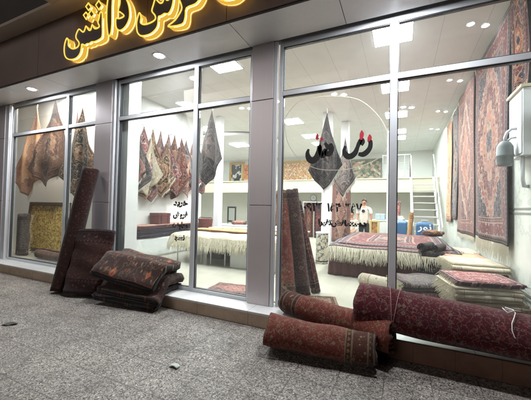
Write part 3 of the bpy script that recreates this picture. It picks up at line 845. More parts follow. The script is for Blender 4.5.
# ------------------------------------------------------------------ illuminated fascia sign
SIGN = {
 'a': [[(-5.278, 4.473), (-5.334, 4.379), (-5.34, 4.247), (-5.291, 4.14), (-5.171, 4.076), (-5.008, 4.065), (-4.903, 4.124), (-4.872, 4.22), (-4.86, 4.275), (-4.785, 4.242), (-4.732, 4.254), (-4.669, 4.244), (-4.619, 4.26), (-4.544, 4.247), (-4.428, 4.258), (-4.36, 4.3), (-4.368, 4.49), (-4.38, 4.674), (-4.431, 4.696), (-4.453, 4.611), (-4.477, 4.55), (-4.439, 4.47), (-4.551, 4.465), (-4.615, 4.547), (-4.646, 4.474), (-4.702, 4.477), (-4.772, 4.562), (-4.81, 4.493), (-4.861, 4.484), (-4.954, 4.554), (-5.02, 4.49), (-5.026, 4.417), (-4.944, 4.324), (-4.954, 4.264), (-5.032, 4.243), (-5.133, 4.259), (-5.228, 4.33), (-5.233, 4.408)]],
 'b': [[(-4.732, 4.941), (-4.661, 4.85), (-4.725, 4.813), (-4.796, 4.894)]],
 'c': [[(-4.787, 4.80), (-4.732, 4.735), (-4.779, 4.676), (-4.851, 4.766)]],
 'd': [[(-4.649, 4.801), (-4.579, 4.713), (-4.641, 4.665), (-4.712, 4.754)]],
 'e': [[(-4.474, 4.908), (-4.396, 4.807), (-4.466, 4.753), (-4.545, 4.854)]],
 'f': [[(-4.233, 4.945), (-4.152, 4.954), (-4.149, 4.694), (-4.14, 4.435), (-4.161, 4.287), (-4.221, 4.283), (-4.264, 4.497), (-4.272, 4.744)]],
 'g': [[(-3.969, 4.9), (-3.876, 4.81), (-3.797, 4.683), (-3.757, 4.558), (-3.755, 4.434), (-3.822, 4.333), (-3.933, 4.29), (-4.027, 4.337), (-4.058, 4.431), (-4.048, 4.508), (-3.973, 4.486), (-3.873, 4.501), (-3.958, 4.58), (-4.009, 4.616), (-3.976, 4.716), (-3.975, 4.807)]],
 'h': [[(-3.551, 4.463), (-3.599, 4.336), (-3.59, 4.224), (-3.563, 4.157), (-3.487, 4.1), (-3.336, 4.087), (-3.23, 4.121), (-3.175, 4.184), (-3.165, 4.299), (-3.123, 4.303), (-3.086, 4.311), (-3.049, 4.319), (-2.982, 4.301), (-2.929, 4.353), (-2.9, 4.445), (-2.9, 4.546), (-2.949, 4.588), (-2.975, 4.509), (-3.026, 4.51), (-3.063, 4.578), (-3.093, 4.499), (-3.144, 4.498), (-3.19, 4.54), (-3.238, 4.583), (-3.273, 4.504), (-3.297, 4.422), (-3.236, 4.346), (-3.225, 4.285), (-3.304, 4.257), (-3.437, 4.26), (-3.518, 4.307), (-3.511, 4.387)]],
 'i': [[(-2.982, 4.119), (-2.854, 4.179), (-2.748, 4.294), (-2.762, 4.383), (-2.801, 4.475), (-2.768, 4.55), (-2.696, 4.473), (-2.659, 4.421), (-2.541, 4.429), (-2.476, 4.479), (-2.409, 4.445), (-2.433, 4.371), (-2.512, 4.308), (-2.662, 4.293), (-2.678, 4.175), (-2.734, 4.087)]],
 'j': [[(-2.297, 4.466), (-2.247, 4.371), (-2.151, 4.283), (-2.028, 4.227), (-1.894, 4.213), (-1.795, 4.266), (-1.755, 4.343), (-1.77, 4.52), (-1.87, 4.60), (-1.95, 4.55), (-1.93, 4.46), (-1.85, 4.43), (-1.854, 4.309), (-1.97, 4.291), (-2.122, 4.348), (-2.218, 4.443), (-2.267, 4.511)]],
 'k': [[(-3.17, 4.90), (-3.11, 4.83), (-3.17, 4.76), (-3.23, 4.83)]],
 'l': [[(-3.24, 4.75), (-3.18, 4.68), (-3.24, 4.63), (-3.30, 4.69)]],
 'm': [[(-3.10, 4.75), (-3.04, 4.68), (-3.10, 4.63), (-3.16, 4.69)]],
 'n': [[(-1.86, 4.80), (-1.79, 4.73), (-1.86, 4.66), (-1.93, 4.73)]],
}
sign = thing('shop_sign', 'backlit shop name in dark calligraphic letters edged with yellow neon light', 'sign', (-3.5, -0.78, 4.1))
M_NEON = emit('yellow_neon', (1.0, 0.66, 0.10), 1.25)
M_NEONS = emit('yellow_return', (1.0, 0.57, 0.07), 0.82)
M_HALO = emit('halo_leds', (1.0, 0.63, 0.22), 22.0)
M_FACE = plain('letter_face', rgb(128, 120, 128), 0.35, 0.2)
YF, YB = -0.875, -0.785
for key, polys in SIGN.items():
    for poly in polys:
        # closed Catmull-Rom smoothing keeps corners readable
        P = [Vector(p) for p in poly]; n = len(P); sm = []
        small = n <= 4
        if small: sm = P
        else:
            for i in range(n):
                a, b_, c, e = P[i - 1], P[i], P[(i + 1) % n], P[(i + 2) % n]
                for k in range(3):
                    f = k / 3
                    sm.append(0.5 * ((2 * b_) + (c - a) * f + (2 * a - 5 * b_ + 4 * c - e) * f * f + (3 * b_ - a - 3 * c + e) * f ** 3))
        bm = bmesh.new()
        vf = [bm.verts.new((p.x + 3.5, YF + 0.78, p.y - 4.1)) for p in sm]
        fc = bm.faces.new(vf); bm.normal_update()
        bmesh.ops.triangulate(bm, faces=[fc])
        me = bpy.data.meshes.new('letter'); bm.to_mesh(me); bm.free(); me.materials.append(M_FACE)
        lo = bpy.data.objects.new('letter', me); C.objects.link(lo); lo.parent = sign
        md = lo.modifiers.new('solid', 'SOLIDIFY'); md.thickness = 0.012; md.offset = 0
        hb = bpy.data.objects.new('halo_light', me.copy()); hb.data.materials.clear(); hb.data.materials.append(M_HALO); C.objects.link(hb); hb.parent = lo; hb.location = (0, 0.066, 0)
        # glowing return wall round the letter and a thin bright outline on its front edge
        r_ = MB(); m = len(sm)
        for p in sm: r_.v += [(p.x + 3.5, YF + 0.80, p.y - 4.1), (p.x + 3.5, YB + 0.78, p.y - 4.1)]
        for i in range(m):
            j = (i + 1) % m
            r_.face([2 * i, 2 * j, 2 * j + 1, 2 * i + 1])
        r_.obj('letter_return', M_NEONS, lo, solid=0.006)
        t_ = MB(); pts = [(p.x + 3.5, YF + 0.772, p.y - 4.1) for p in sm]
        t_.tube(pts + [pts[0]], 0.0115, 6, caps=False)
        t_.obj('neon_edge', M_NEON, lo, smooth=True)

# ------------------------------------------------------------------ lamps
def area(name, loc, size, power, col, parent, rot=(0, 0, 0), spread=PI):
    d = bpy.data.lights.new(name, 'AREA'); d.shape = 'DISK'; d.size = size; d.energy = power; d.color = col; d.spread = spread
    o = bpy.data.objects.new(name, d); C.objects.link(o); o.parent = parent; o.location = loc; o.rotation_euler = rot
    return o
M_DL = emit('downlight_glow', (0.93, 0.97, 1.0), 60)
M_PANEL = emit('panel_glow', (0.95, 1.0, 1.0), 118.0)
M_SPOT = emit('spot_glow', (0.97, 0.99, 1.0), 150)
for x, lab in ((-10.7, None), (-7.22, 'round downlight in the soffit above the left window'), (-3.59, 'round downlight in the soffit above the middle window'), (-0.08, 'round downlight in the soffit above the right window')):
    if lab is None: continue
    t = thing('downlight', lab, 'lamp', (x, -0.43, 4.045), group='downlights in the soffit')
    MB().lathe([(0.105, -0.006), (0.115, 0.0), (0.10, 0.006), (0.08, 0.006), (0.078, -0.002)], 28, caps=False).obj('lamp_ring', M_STRIP, t, smooth=True)
    MB().lathe([(0.076, -0.004), (0.076, 0.003)], 28).obj('diffuser', M_DL, t)
    area('downlight_lamp', (0, 0, -0.012), 0.15, 96, (0.93, 0.96, 1.0), t)
def led_panel(x, y, sx, sy, lab, z=4.598):
    t = thing('led_panel', lab, 'lamp', (x, y, z), group='square ceiling lights')
    f = MB(); a, b_ = sx / 2, sy / 2
    for q in ((-a - .02, -a, -b_ - .02, b_ + .02), (a, a + .02, -b_ - .02, b_ + .02), (-a, a, -b_ - .02, -b_), (-a, a, b_, b_ + .02)): f.box(q[0], q[1], q[2], q[3], -0.018, -0.001)
    f.obj('lamp_frame', M_STRIP, t)
    MB().box(-a, a, -b_, b_, -0.012, -0.002).obj('diffuser', M_PANEL, t)
rows = ['nearest the glass', 'second from the glass', 'third from the glass', 'fourth from the glass', 'fifth from the glass']
for i, y in enumerate((1.35, 3.7, 5.95, 8.1, 9.2)):
    led_panel(-0.15, y, 0.6, 0.6, 'square ceiling light above the big rug platform, %s' % rows[i])
for i, y in enumerate((1.15, 3.3, 5.5, 7.7, 9.2)):
    led_panel(-3.4, y, 0.6, 0.6, 'square ceiling light in the row over the fringed table, %s' % rows[i])
led_panel(-8.2, 0.62, 0.5, 0.4, 'square ceiling light above the tapestry display')
led_panel(-6.9, 0.5, 0.5, 0.4, 'added hidden light panel above the dark floral rug of the left display')  # this and the next two: unseen panels added to brighten bays and ceiling
led_panel(-4.2, 0.5, 0.6, 0.4, 'added hidden light panel close to the glass above the middle window')
led_panel(-5.6, 0.72, 0.4, 0.3, 'added hidden light panel behind the pillar between left and middle window')
for i, (x, y) in enumerate(((-6.7, 5.3), (-6.7, 7.6), (-9.2, 8.6))):
    led_panel(x, y, 0.7, 0.7, ('ceiling light nearest the left partition wall', 'ceiling light inside the oval cove', 'ceiling light by the far left wall')[i], 4.598 if i != 1 else 4.44)
led_panel(-5.75, 2.75, 0.4, 0.4, 'square ceiling light above the row of rugs on the rail')
# oval cove
cv = MB().lathe([(1.0, 0.0), (1.06, 0.03), (1.06, 0.10), (0.98, 0.15), (0.0, 0.15)], 48).obj('ceiling_cove', M_COL, bld, smooth=True)
cv.location = (-6.9, 7.4, 4.445); cv.scale = (2.0, 1.5, 1)
def spot(x, y, lab, twin=True, z=4.598, r=0.06):
    t = thing('ceiling_spotlight', lab, 'lamp', (x, y, z), group='round spotlights in the shop ceiling')
    for k, dx in enumerate((-0.11, 0.11) if twin else (0,)):
        MB().lathe([(r + 0.02, -0.012), (r + 0.02, -0.001), (r, -0.001), (r, -0.012)], 20, (dx, dx * 0.6, 0), caps=False).obj('lamp_ring', M_STRIP, t)
        MB().lathe([(r, -0.016), (r, -0.004)], 20, (dx, dx * 0.6, 0)).obj('lamp', M_SPOT, t)
spot(-4.27, 3.73, 'twin spotlight in the ceiling beside the second pillar')
spot(-1.48, 3.66, 'twin spotlight in the ceiling above the dark grey hanging rug')
spot(0.15, 5.35, 'twin spotlight in the ceiling beside the right mullion')
for i, y in enumerate((1.6, 3.8, 6.1, 8.2)):
    spot(1.09, y, ('twin', 'pair of small', 'third pair of', 'last pair of')[i] + ' spotlights along the right wall rugs', True, 4.598, 0.035)

# light inside the display bay
t = thing('display_lamp', 'warm spotlight above the yellow hanging rug', 'lamp', (-8.45, 0.62, 4.50))
MB().lathe([(0.05, 0.0), (0.05, 0.09), (0.03, 0.097)], 18).obj('lamp_body', M_STRIP, t)
MB().lathe([(0.045, -0.006), (0.045, -0.001)], 18).obj('lamp', emit('warm_spot', (1.0, 0.72, 0.42), 20), t)
area('display_light', (0, 0, -0.02), 0.09, 90, (1.0, 0.80, 0.56), t)

# ------------------------------------------------------------------ rugs outside on the pavement
rolled_rug('brick red rug roll lying in front on the pavement, gold bands at its right end', (-1.36, -0.80, 0.195), (-0.22, -0.70, 0.165), 0.205, 'brick', 4.2, 0, 15, 0.30, 0.034, 0.84, 2.2, 0.016, nl=34, seed=3, gain=0.45, squash=0.05, ends='far', line=0.5)
rolled_rug('rust coloured rug roll lying on the step edge behind the front roll', (-1.42, -0.16, 0.355), (-0.06, -0.56, 0.30), 0.15, 'brick', 3.6, 0, 15, 0.28, 0.034, 1.12, 1.2, sag=0.015, nl=30, seed=8, gain=0.46, ends='near', line=0.5)
rc = rolled_rug('thickest rug roll, dark crimson, lying along the step before the right window', (-0.46, -0.32, 0.50), (1.95, -0.375, 0.41), 0.245, 'crimson', 4.6, 0, 14, 0.12, 0.03, 0.86, -0.1, 0.012, nl=48, seed=5, gain=0.54, ends='none', line=0.7)
st = MB()
st.tube([(1.42 - 0.02, 0.24 * math.cos(R(75)), 0.24 * math.sin(R(75)))] + [(1.42 + 0.03 * math.sin(k), 0.236 * math.cos(R(75 + 16 * k)), 0.236 * math.sin(R(75 + 16 * k))) for k in range(1, 10)], 0.0045, 6)
st.tube([(1.44, -0.04, 0.235), (1.40, -0.06, 0.24), (1.36, -0.02, 0.24), (1.38, -0.1, 0.225), (1.44, -0.05, 0.24), (1.50, -0.03, 0.238)], 0.0045, 6)
st.obj('string', M_STRING, rc, smooth=True)
for x_, dx_ in ((0.30, 0.10), (0.52, -0.12)):
    st = MB(); st.tube([(x_ + dx_ * k / 13, 0.262 * math.cos(R(-20 + 17 * k)), 0.262 * math.sin(R(-20 + 17 * k)) - 0.012 * math.sin(x_ / 2.41 * PI)) for k in range(14)], 0.0035, 6)
    st.obj('string', plain('pink_cord', rgb(150, 106, 104), 0.8), rc, smooth=True)
rolled_rug('tall dark rug roll leaning against the pillar by the left window', (-5.60, -0.66, 0.03), (-5.44, -0.27, 2.28), 0.155, 'umber', 4.0, 0, 15, 0.2, 0.018, 1.0, 0.2, 0.0, nl=30, seed=11, gain=0.5, ends='none', line=0.25)

# short wide folded rug standing on the pavement, leaning on the tall roll
def standing_fold():
    rnd = random.Random(5)
    # closed loop seen from above: flattened roll, swept up
    n = 60; turns = 3; path = []
    for i in range(turns * n + 1):
        f = i / (turns * n); a = f * turns * 2 * PI
        ax = 0.18 + 0.20 * f; bx = 0.02 + 0.085 * f
        path.append((ax * math.copysign(abs(math.cos(a)) ** 0.75, math.cos(a)), bx * math.copysign(abs(math.sin(a)) ** 0.8, math.sin(a))))
    H = 1.12
    def wave(l, x, y, z):
        k = 0.92 + 0.12 * l + 0.02 * math.sin(l * 9)
        y *= k
        z += 0.012 * math.sin(y * 9 + l * 7) + 0.008 * math.sin(l * 23 + y * 5)
        x += 0.02 * math.sin(y * 4 + 1.0) * l
        return x, y, z
    mb = MB(); arc = sheet(mb, path, 0.022, H, 24, wave)
    o = mb.obj('folded_rug', rug_mat('umber', arc * 3, H, 13, 0.0, 0.26, 0.85, 0.15), smooth=True)
    # sweep X -> up (with lean back), Y -> along facade, Z -> depth
    q = Matrix(((-0.05, 0.966, 0.16), (0.24, 0.16, -0.957), (0.97, 0.0, 0.24))).transposed()
    M = Matrix(((-0.05, 0.966, -0.2), (0.27, 0.19, 0.94), (0.96, -0.02, -0.27)))
    # columns are images of local X, Y, Z
    ex = Vector((-0.06, 0.26, 0.963)).normalized(); ey = Vector((0.95, 0.28, -0.02)); ey = (ey - ex * ey.dot(ex)).normalized(); ez = ex.cross(ey)
    o.matrix_world = Matrix(((ex.x, ey.x, ez.x, -5.05), (ex.y, ey.y, ez.y, -0.62), (ex.z, ey.z, ez.z, 0.035), (0, 0, 0, 1)))
    return tag(o, 'short wide maroon rug folded flat and standing beside the tall leaning roll', 'rug')
standing_fold()
def over_step(l):
    k = min(1, max(0, (l - 0.12) / 0.30)); return 0.20 * k * k * (3 - 2 * k)
folded_rug('folded dark floral rug at the bottom of the pair beside the standing rug', (-3.36, -0.64, 0.012), R(97), 0.68, 1.12, 3, 0.085, 'autumn', 7, 0.01, 0.02, 21, (R(3), 0), droop=0.02, gain=0.55, zoff=over_step, roundf=0.05, line=0.1)
folded_rug('folded dark rug with orange flowers lying on top of the pair beside the standing rug', (-3.42, -0.62, 0.25), R(99), 0.64, 1.08, 2, 0.12, 'autumn', 6, 0.01, 0.03, 22, (R(9), R(3)), gain=0.8, droop=0.05, zoff=over_step, roundf=0.12, line=0.12)

# dark strip added as the shade on the step riser under the big roll
bt = MB().box(-0.30, 2.6, -0.430, -0.390, 0.004, 0.208).obj('riser_shade_strip', None or stone('riser_shade', rgb(78, 52, 40), rgb(104, 72, 56), 0.7, 0.38, 6), bevel=0.006)
tag(bt, 'long brown strip standing in for shade on the step below the crimson roll', 'shade')

# litter
p = MB(); p.grid(6, 4, lambda a, b_: (Vector((-2.09 + 0.1 * a, -1.655 + 0.055 * b_ + 0.01 * math.sin(a * 3), 0.012 + 0.012 * math.sin(a * PI) * (1 - b_ * 0.4))), (a, b_)))
tag(p.obj('paper_scrap', M_PAPER, solid=0.003, smooth=True, recalc=False), 'small pale scrap of paper lying on the pavement', 'litter')
p = MB(); p.grid(8, 4, lambda a, b_: (Vector((-4.74 + 0.17 * a, -1.86 + (0.05 * (b_ - 0.5)) * math.sin(PI * (0.06 + 0.9 * a)) * 2 + 0.09 * a, 0.006 + 0.014 * abs(math.sin(a * 5)))), (a, b_)))
tag(p.obj('fallen_leaf', M_LEAF, solid=0.003, recalc=False), 'dark crumpled leaf lying on the pavement below the left window', 'litter')

# ------------------------------------------------------------------ left display bay
hung_rug('yellowish rug hanging by its corner at the far left of the display', (-8.86, 0.52, 4.18), (0.35, -1, 0), (1, 0.35, 0), 1.55, 2.25, 'peach', 0.5, 0.045, 0.9, 14, 0.9, 0.2, 2, fringe=(0.16, M_FRINGE, True), gain=1.0)
hung_rug('brown medallion rug hanging by its corner beside the yellowish one', (-8.02, 0.52, 4.26), (0.35, -1, 0), (1, 0.35, 0), 1.55, 2.10, 'brown', 0.60, 0.05, 0.86, 14, 1.0, 0.2, 3, fringe=(0.12, M_FRINGEW, True), gain=1.3)
hung_rug('slim dusty pink rug hanging behind the floral one in the left display', (-7.28, 0.62, 3.92), (0.35, -1, 0), (1, 0.35, 0), 1.2, 1.7, 'rose', 0.34, 0.06, 1.0, 8, 0.9, 0.16, 4, gain=0.8)
hung_rug('dark floral rug with cream flowers hanging behind the narrow left pane', (-6.92, 0.50, 3.94), (0.35, -1, 0), (1, 0.35, 0), 1.45, 1.75, 'floral', 0.50, 0.06, 0.98, 11, 0.8, 0.16, 5)
def picture(name, label, cx, y, cz, w_, h_, cm, fm=M_GOLD, fw_=0.09, rotx=0.0, rotz=0.0, cat='picture', d=0.05):
    t = thing(name, label, cat, (cx, y, cz - h_ / 2), (rotx, 0, rotz))
    f = MB(); a = w_ / 2
    for q in ((-a, -a + fw_, 0, h_), (a - fw_, a, 0, h_), (-a + fw_, a - fw_, 0, fw_), (-a + fw_, a - fw_, h_ - fw_, h_)): f.box(q[0], q[1], -d, 0, q[2], q[3])
    f.obj('frame', fm, t, bevel=min(0.015, fw_ * 0.25))
    c = MB(); c.box(-a + fw_, a - fw_, -d * 0.45, -d * 0.3, fw_, h_ - fw_); c.obj('canvas', cm, t)
    return t
picture('framed_tapestry', 'large tapestry with golden figures in a dark gold frame standing on the display floor', -8.72, 0.74, 0.95, 1.85, 1.36, canvas('gold_tapestry', [(84, 66, 36), (176, 140, 62), (214, 184, 92), (232, 212, 130), (196, 152, 74), (112, 84, 44), (206, 176, 92)], 11), plain('dark_gold', rgb(86, 66, 40), 0.4, 0.4, 30, 0.3, 0.4), 0.1, R(-5))
ro = rolled_rug('grey rug roll with white fringe standing at the left end of the display', (-8.98, 0.36, 0.24), (-9.00, 0.38, 1.30), 0.13, 'grey', 3.4, 0, 9, 0.22, 0.015, 1.0, 3.6, nl=16, seed=41, gain=0.8)
mf = MB(); rr = random.Random(3)
strands(mf, [(0.03 + 1.0 * k / 60, -0.128 + 0.02 * math.sin(k * .2), -0.045) for k in range(61)], Vector((0.2, -0.3, -0.9)), 0.10, 0.006, rr); mf.obj('fringe', M_FRINGEW, ro)
rolled_rug('thick brown rug roll lying on the display floor before the tapestry', (-8.25, 0.36, 0.345), (-7.22, 0.34, 0.33), 0.115, 'brown', 3.0, 0, 9, 0.2, 0.02, 0.95, 1.1, nl=16, seed=42, gain=0.75)

# ------------------------------------------------------------------ row of rugs hung along the partition wall
rail = thing('hanging_rail', 'thin steel rail along the partition wall carrying a row of rugs', 'rail', (-6.3, 1.25, 3.76))
MB().tube([(0, 0, 0), (0, 3.25, 0)], 0.012, 8).obj('rod', M_STEEL, rail)
mb = MB()
for yy in (0.05, 1.6, 3.15): mb.tube([(0, yy, 0), (-0.19, yy, 0)], 0.009, 6)
mb.obj('bracket', M_STEEL, rail)
row = [(1.20, 'rose', 'dusty pink rug hanging nearest the white pier on the rail', 1.15, 1.55, 1.05),
       (1.44, 'charcoal', 'dark grey rug with pale centre, second on the rail', 1.25, 1.7, 1.35),
       (1.72, 'pinkfl', 'pink flowered rug, third on the rail', 1.1, 1.5, 1.1),
       (2.0, 'floral', 'black and cream flowered rug, fourth on the rail', 1.15, 1.65, 1.15),
       (2.32, 'red', 'light red rug, fifth on the rail', 1.1, 1.75, 1.0),
       (2.60, 'pinkfl', 'dark rose flowered rug, sixth on the rail', 1.1, 1.5, 0.85),
       (2.88, 'brown', 'brown rug, seventh on the rail', 1.05, 1.6, 1.0),
       (3.16, 'wine', 'wine red rug, eighth on the rail', 1.1, 1.65, 1.3),
       (3.42, 'grey', 'light grey rug, ninth on the rail', 1.0, 1.5, 1.0),
       (3.72, 'rose', 'rose rug partly hidden by the mullion, tenth on the rail', 1.05, 1.55, 0.9),
       (4.05, 'charcoal', 'small dark rug, eleventh on the rail', 0.95, 1.35, 1.2),
       (4.38, 'red', 'red rug at the far end of the rail', 1.0, 1.4, 1.0)]
for i, (yy, pal, lab, a, b_, gn) in enumerate(row):
    hung_rug(lab, (-6.27 + 0.03 * (i % 2), yy, 3.72), (1, -0.25, 0), (0.25, 1, 0), a, b_, pal, 0.70, 0.09, 1.0, 12, 1.0, 0.15, 60 + i, 'rugs hung in a row along the partition wall', gain=gn, fringe=((0.09, M_FRINGEW, True) if i in (1, 4, 9) else None))
for i, (yy, pal, lab, gn) in enumerate(((1.32, 'navy', 'dark blue rug hanging lower in front of the rail, nearest the white pier', 1.2), (1.88, 'cream', 'cream rug hanging lower in front of the rail, second from the pier', 0.9), (2.45, 'floral', 'black flowered rug hanging lower in front of the rail, third from the pier', 1.3), (3.02, 'wine', 'wine rug hanging lower in front of the rail, farthest from the pier', 1.4))):
    hung_rug(lab, (-6.16, yy, 3.42), (1, -0.25, 0), (0.25, 1, 0), 0.95, 1.25, pal, 0.62, 0.07, 1.0, 12, 1.0, 0.14, 160 + i, 'rugs hung in a row along the partition wall', gain=gn, fringe=((0.08, M_FRINGEW, True) if i in (0, 2) else None))
hung_rug('single grey medallion rug hanging behind the narrow pane next to the middle mullion', (-3.48, 0.92, 3.58), (0.2, -1, 0), (1, 0.2, 0), 0.98, 1.26, 'charcoal', 0.46, 0.06, 0.99, 13, 1.3, 0.15, 81, gain=1.25)
hung_rug('dark grey rug hanging behind the calligraphy on the right window', (-1.21, 1.22, 3.34), (0.2, -1, 0), (1, 0.2, 0), 0.96, 1.10, 'charcoal', 0.48, 0.06, 0.97, 9, 0.9, 0.13, 82, gain=1.15, fringe=(0.09, M_FRINGEW, True))
hung_rug('light grey rug with pink lower corner hanging right of the dark grey one', (-0.99, 1.82, 3.00), (0.2, -1, 0), (1, 0.2, 0), 0.78, 0.9, 'grey', 0.42, 0.05, 0.96, 9, 0.9, 0.12, 83, gain=1.5, fringe=(0.08, M_FRINGEW, True))

# ------------------------------------------------------------------ shelf of folded rugs along the partition wall
t = thing('display_bench', 'long bench covered in white cloth below the row of hanging rugs', 'bench', (-6.5, 1.25, FZ))
b = MB(); b.grid(40, 8, lambda p, q: (Vector((0.5 + 0.012 * math.sin(p * 60) * (1 - q), p * 3.0, q * 0.52)), (p * 3, q)))
b.obj('cloth', M_BASE, t, smooth=True, solid=0.006, recalc=False)
MB().box(0.0, 0.49, 0.0, 3.0, 0.46, 0.525).obj('bench_top', M_BASE, t, bevel=0.01)
MB().box(0.02, 0.47, 0.02, 2.98, 0.001, 0.455).obj('bench_body', M_BASE, t)
zz = 0.745
for i, (pal, lab, tt, gn) in enumerate((('red', 'red folded rug at the bottom of the white bench stack', 0.045, 0.8), ('navy', 'dark blue folded rug second from the bottom on the white bench', 0.04, 1.0), ('wine', 'wine folded rug third from the bottom on the white bench', 0.04, 1.2), ('stripe', 'pale striped folded rug on top of the white bench stack', 0.04, 1.2))):
    folded_rug(lab, (-6.0 + 0.015 * (i % 2), 1.3, zz), R(90), 2.75 - 0.06 * i, 0.46, 2, tt, pal, 8, 0.12, 0.006, 90 + i, gain=gn)
    zz += 2 * tt
t = thing('chest', 'dark red brown lidded chest standing on the bench of folded rugs', 'chest', (-6.42, 2.18, zz + 0.005))
MB().box(0, 0.34, 0, 0.44, 0, 0.22).obj('chest_body', plain('chest_red', rgb(96, 46, 44), 0.6, 0, 12, 0.2), t, bevel=0.008)
MB().box(-0.01, 0.35, -0.01, 0.45, 0.222, 0.31).obj('lid', plain('chest_red', rgb(96, 46, 44)), t, bevel=0.012)
ms = MB()
for yy in (0.08, 0.33): ms.box(0.351, 0.357, yy, yy + 0.03, 0.02, 0.30)
ms.obj('strap', M_DARK, t)

# ------------------------------------------------------------------ tables with fringed cream cover
def folding_table(label, x0, x1, y0, y1, z):
    t = thing('folding_table', label, 'table', (x0, y0, FZ))
    MB().box(0, x1 - x0, 0, y1 - y0, z - FZ - 0.035, z - FZ).obj('tabletop', M_STEEL, t, bevel=0.006)
    for xx in (0.1, x1 - x0 - 0.1):
        for yy in (0.1, y1 - y0 - 0.1):
            MB().tube([(xx, yy, 0), (xx, yy, z - FZ - 0.036)], 0.016, 8).obj('leg', M_STEEL, t)
    return t
folding_table('steel folding table under the left end of the fringed cream rug', -5.24, -4.30, 1.80, 3.05, 0.90)
folding_table('steel folding table under the middle of the fringed cream rug', -4.22, -3.62, 1.80, 3.05, 0.90)
t = thing('display_plinth', 'low cream plinth under the right end of the fringed rug', 'plinth', (-3.56, 1.86, FZ))
MB().box(0, 1.4, 0, 1.2, 0, 0.62).obj('plinth_body', M_BASE, t, bevel=0.01)
MB().box(-0.01, 1.41, -0.01, 1.21, 0.622, 0.68).obj('plinth_top', M_BASE, t, bevel=0.006)
# the cover: top and hanging shaggy front
def cream_cover():
    rnd = random.Random(2)
    x0, x1, y0, y1, zt = -5.30, -2.15, 1.72, 3.1, 0.935
    prof = [(y1, zt), (2.6, zt), (2.1, zt + 0.01), (y0 + 0.1, zt + 0.008), (y0 + 0.03, zt - 0.015), (y0, zt - 0.06), (y0 - 0.02, zt - 0.16), (y0 - 0.03, zt - 0.24)]
    n = len(prof) - 1
    def fn(p, q):
        k = q * n; i = min(int(k), n - 1); f = k - i
        y = prof[i][0] * (1 - f) + prof[i + 1][0] * f; z = prof[i][1] * (1 - f) + prof[i + 1][1] * f
        hang = max(0, (zt - z) / 0.24)
        y += 0.02 * hang * math.sin(p * 45) + 0.012 * hang * math.sin(p * 103 + 1)
        z += 0.008 * math.sin(p * 31 + q * 8) * (1 - hang)
        x = x0 + p * (x1 - x0)
        edge = max(0, 0.05 - p) / 0.05
        z -= 0.10 * edge * edge; x += 0.02 * edge
        return Vector((x, y, z)), (p * (x1 - x0), q * 2)
    mb = MB(); mb.grid(140, 28, fn)
    o = mb.obj('rug', rug_mat('cream', x1 - x0, 2.0, 7, 0.0, 0.2, 0.95), smooth=True, solid=0.014, recalc=False)
    tag(o, 'cream rug with long golden fringe draped over the two folding tables', 'rug')
    mf = MB()
    pts = []
    for k in range(1500):
        p = rnd.random(); q = 0.74 + 0.26 * (k % 5) / 4.0
        pts.append(fn(p, q)[0] + Vector((0, -0.01, 0)))
    strands(mf, pts, Vector((0, -0.12, -1)), 0.16, 0.0065, rnd, 0.5)
    mf.obj('fringe', M_FRINGEG, o)
    return o
cream_cover()
folded_rug('flat yellow and cream striped rug lying on the back of the fringed tables', (-5.15, 2.35, 0.955), 0, 3.0, 0.62, 2, 0.02, 'gold', 9, 0.1, 0.008, 101, gain=1.0)
folded_rug('flat cream rug behind the yellow one on the fringed tables', (-5.1, 3.12, 0.94), 0, 2.9, 0.55, 3, 0.025, 'cream', 9, 0.1, 0.008, 102)
t = thing('display_table', 'low wooden table behind the fringed tables', 'table', (-6.1, 3.2, FZ))
MB().box(0, 3.4, 0, 1.4, 0.64, 0.68).obj('tabletop', M_WOODB, t)
for xx in (0.08, 3.32):
    for yy in (0.08, 1.32): MB().box(xx - 0.03, xx + 0.03, yy - 0.03, yy + 0.03, 0, 0.639).obj('leg', M_WOODB, t)
for i, (x, y, w_, h_, lab) in enumerate(((-4.0, 2.35, 0.5, 0.28, 'dark cardboard box on the floor under the middle folding table'), (-4.75, 2.6, 0.45, 0.25, 'dark cardboard box on the floor under the left folding table'), (-3.95, 2.95, 0.3, 0.33, 'tall dark box behind the one under the middle folding table'))):
    t = thing('cardboard_box', lab, 'box', (x, y, FZ))
    MB().box(0, w_, 0, 0.35, 0, h_).obj('box_body', M_BOXD, t, bevel=0.006)
    MB().box(0.0, w_ * 0.49, 0.0, 0.35, h_ + 0.002, h_ + 0.008).obj('flap', M_BOXD, t)
    MB().box(w_ * 0.51, w_, 0.0, 0.35, h_ + 0.002, h_ + 0.008).obj('flap', M_BOXD, t)
# basket of red rolled pieces
t = thing('basket', 'dark red woven basket standing on the low table beside the white column', 'basket', (-5.42, 3.42, 0.905))
bk = MB()
for k in range(9):
    z = 0.02 + k * 0.036
    bk.tube([((0.19 + 0.004 * k) * math.cos(a), (0.15 + 0.003 * k) * math.sin(a), z) for a in [2 * PI * j / 24 for j in range(25)]], 0.02, 6, caps=False)
bk.obj('weave', plain('basket_red', rgb(96, 38, 36), 0.7, 0, 25, 0.4), t, smooth=True)
MB().lathe([(0.14, 0.0), (0.15, 0.3), (0.1, 0.315)], 20).obj('basket_lining', plain('basket_lining', rgb(150, 90, 80), 0.8, 0, 18, 0.4), t)
MB().tube([(-0.24, 0, 0.34), (-0.2, 0, 0.36), (0, 0, 0.355), (0.2, 0, 0.36), (0.24, 0, 0.34)], 0.012, 6).obj('rim', M_DARK, t)
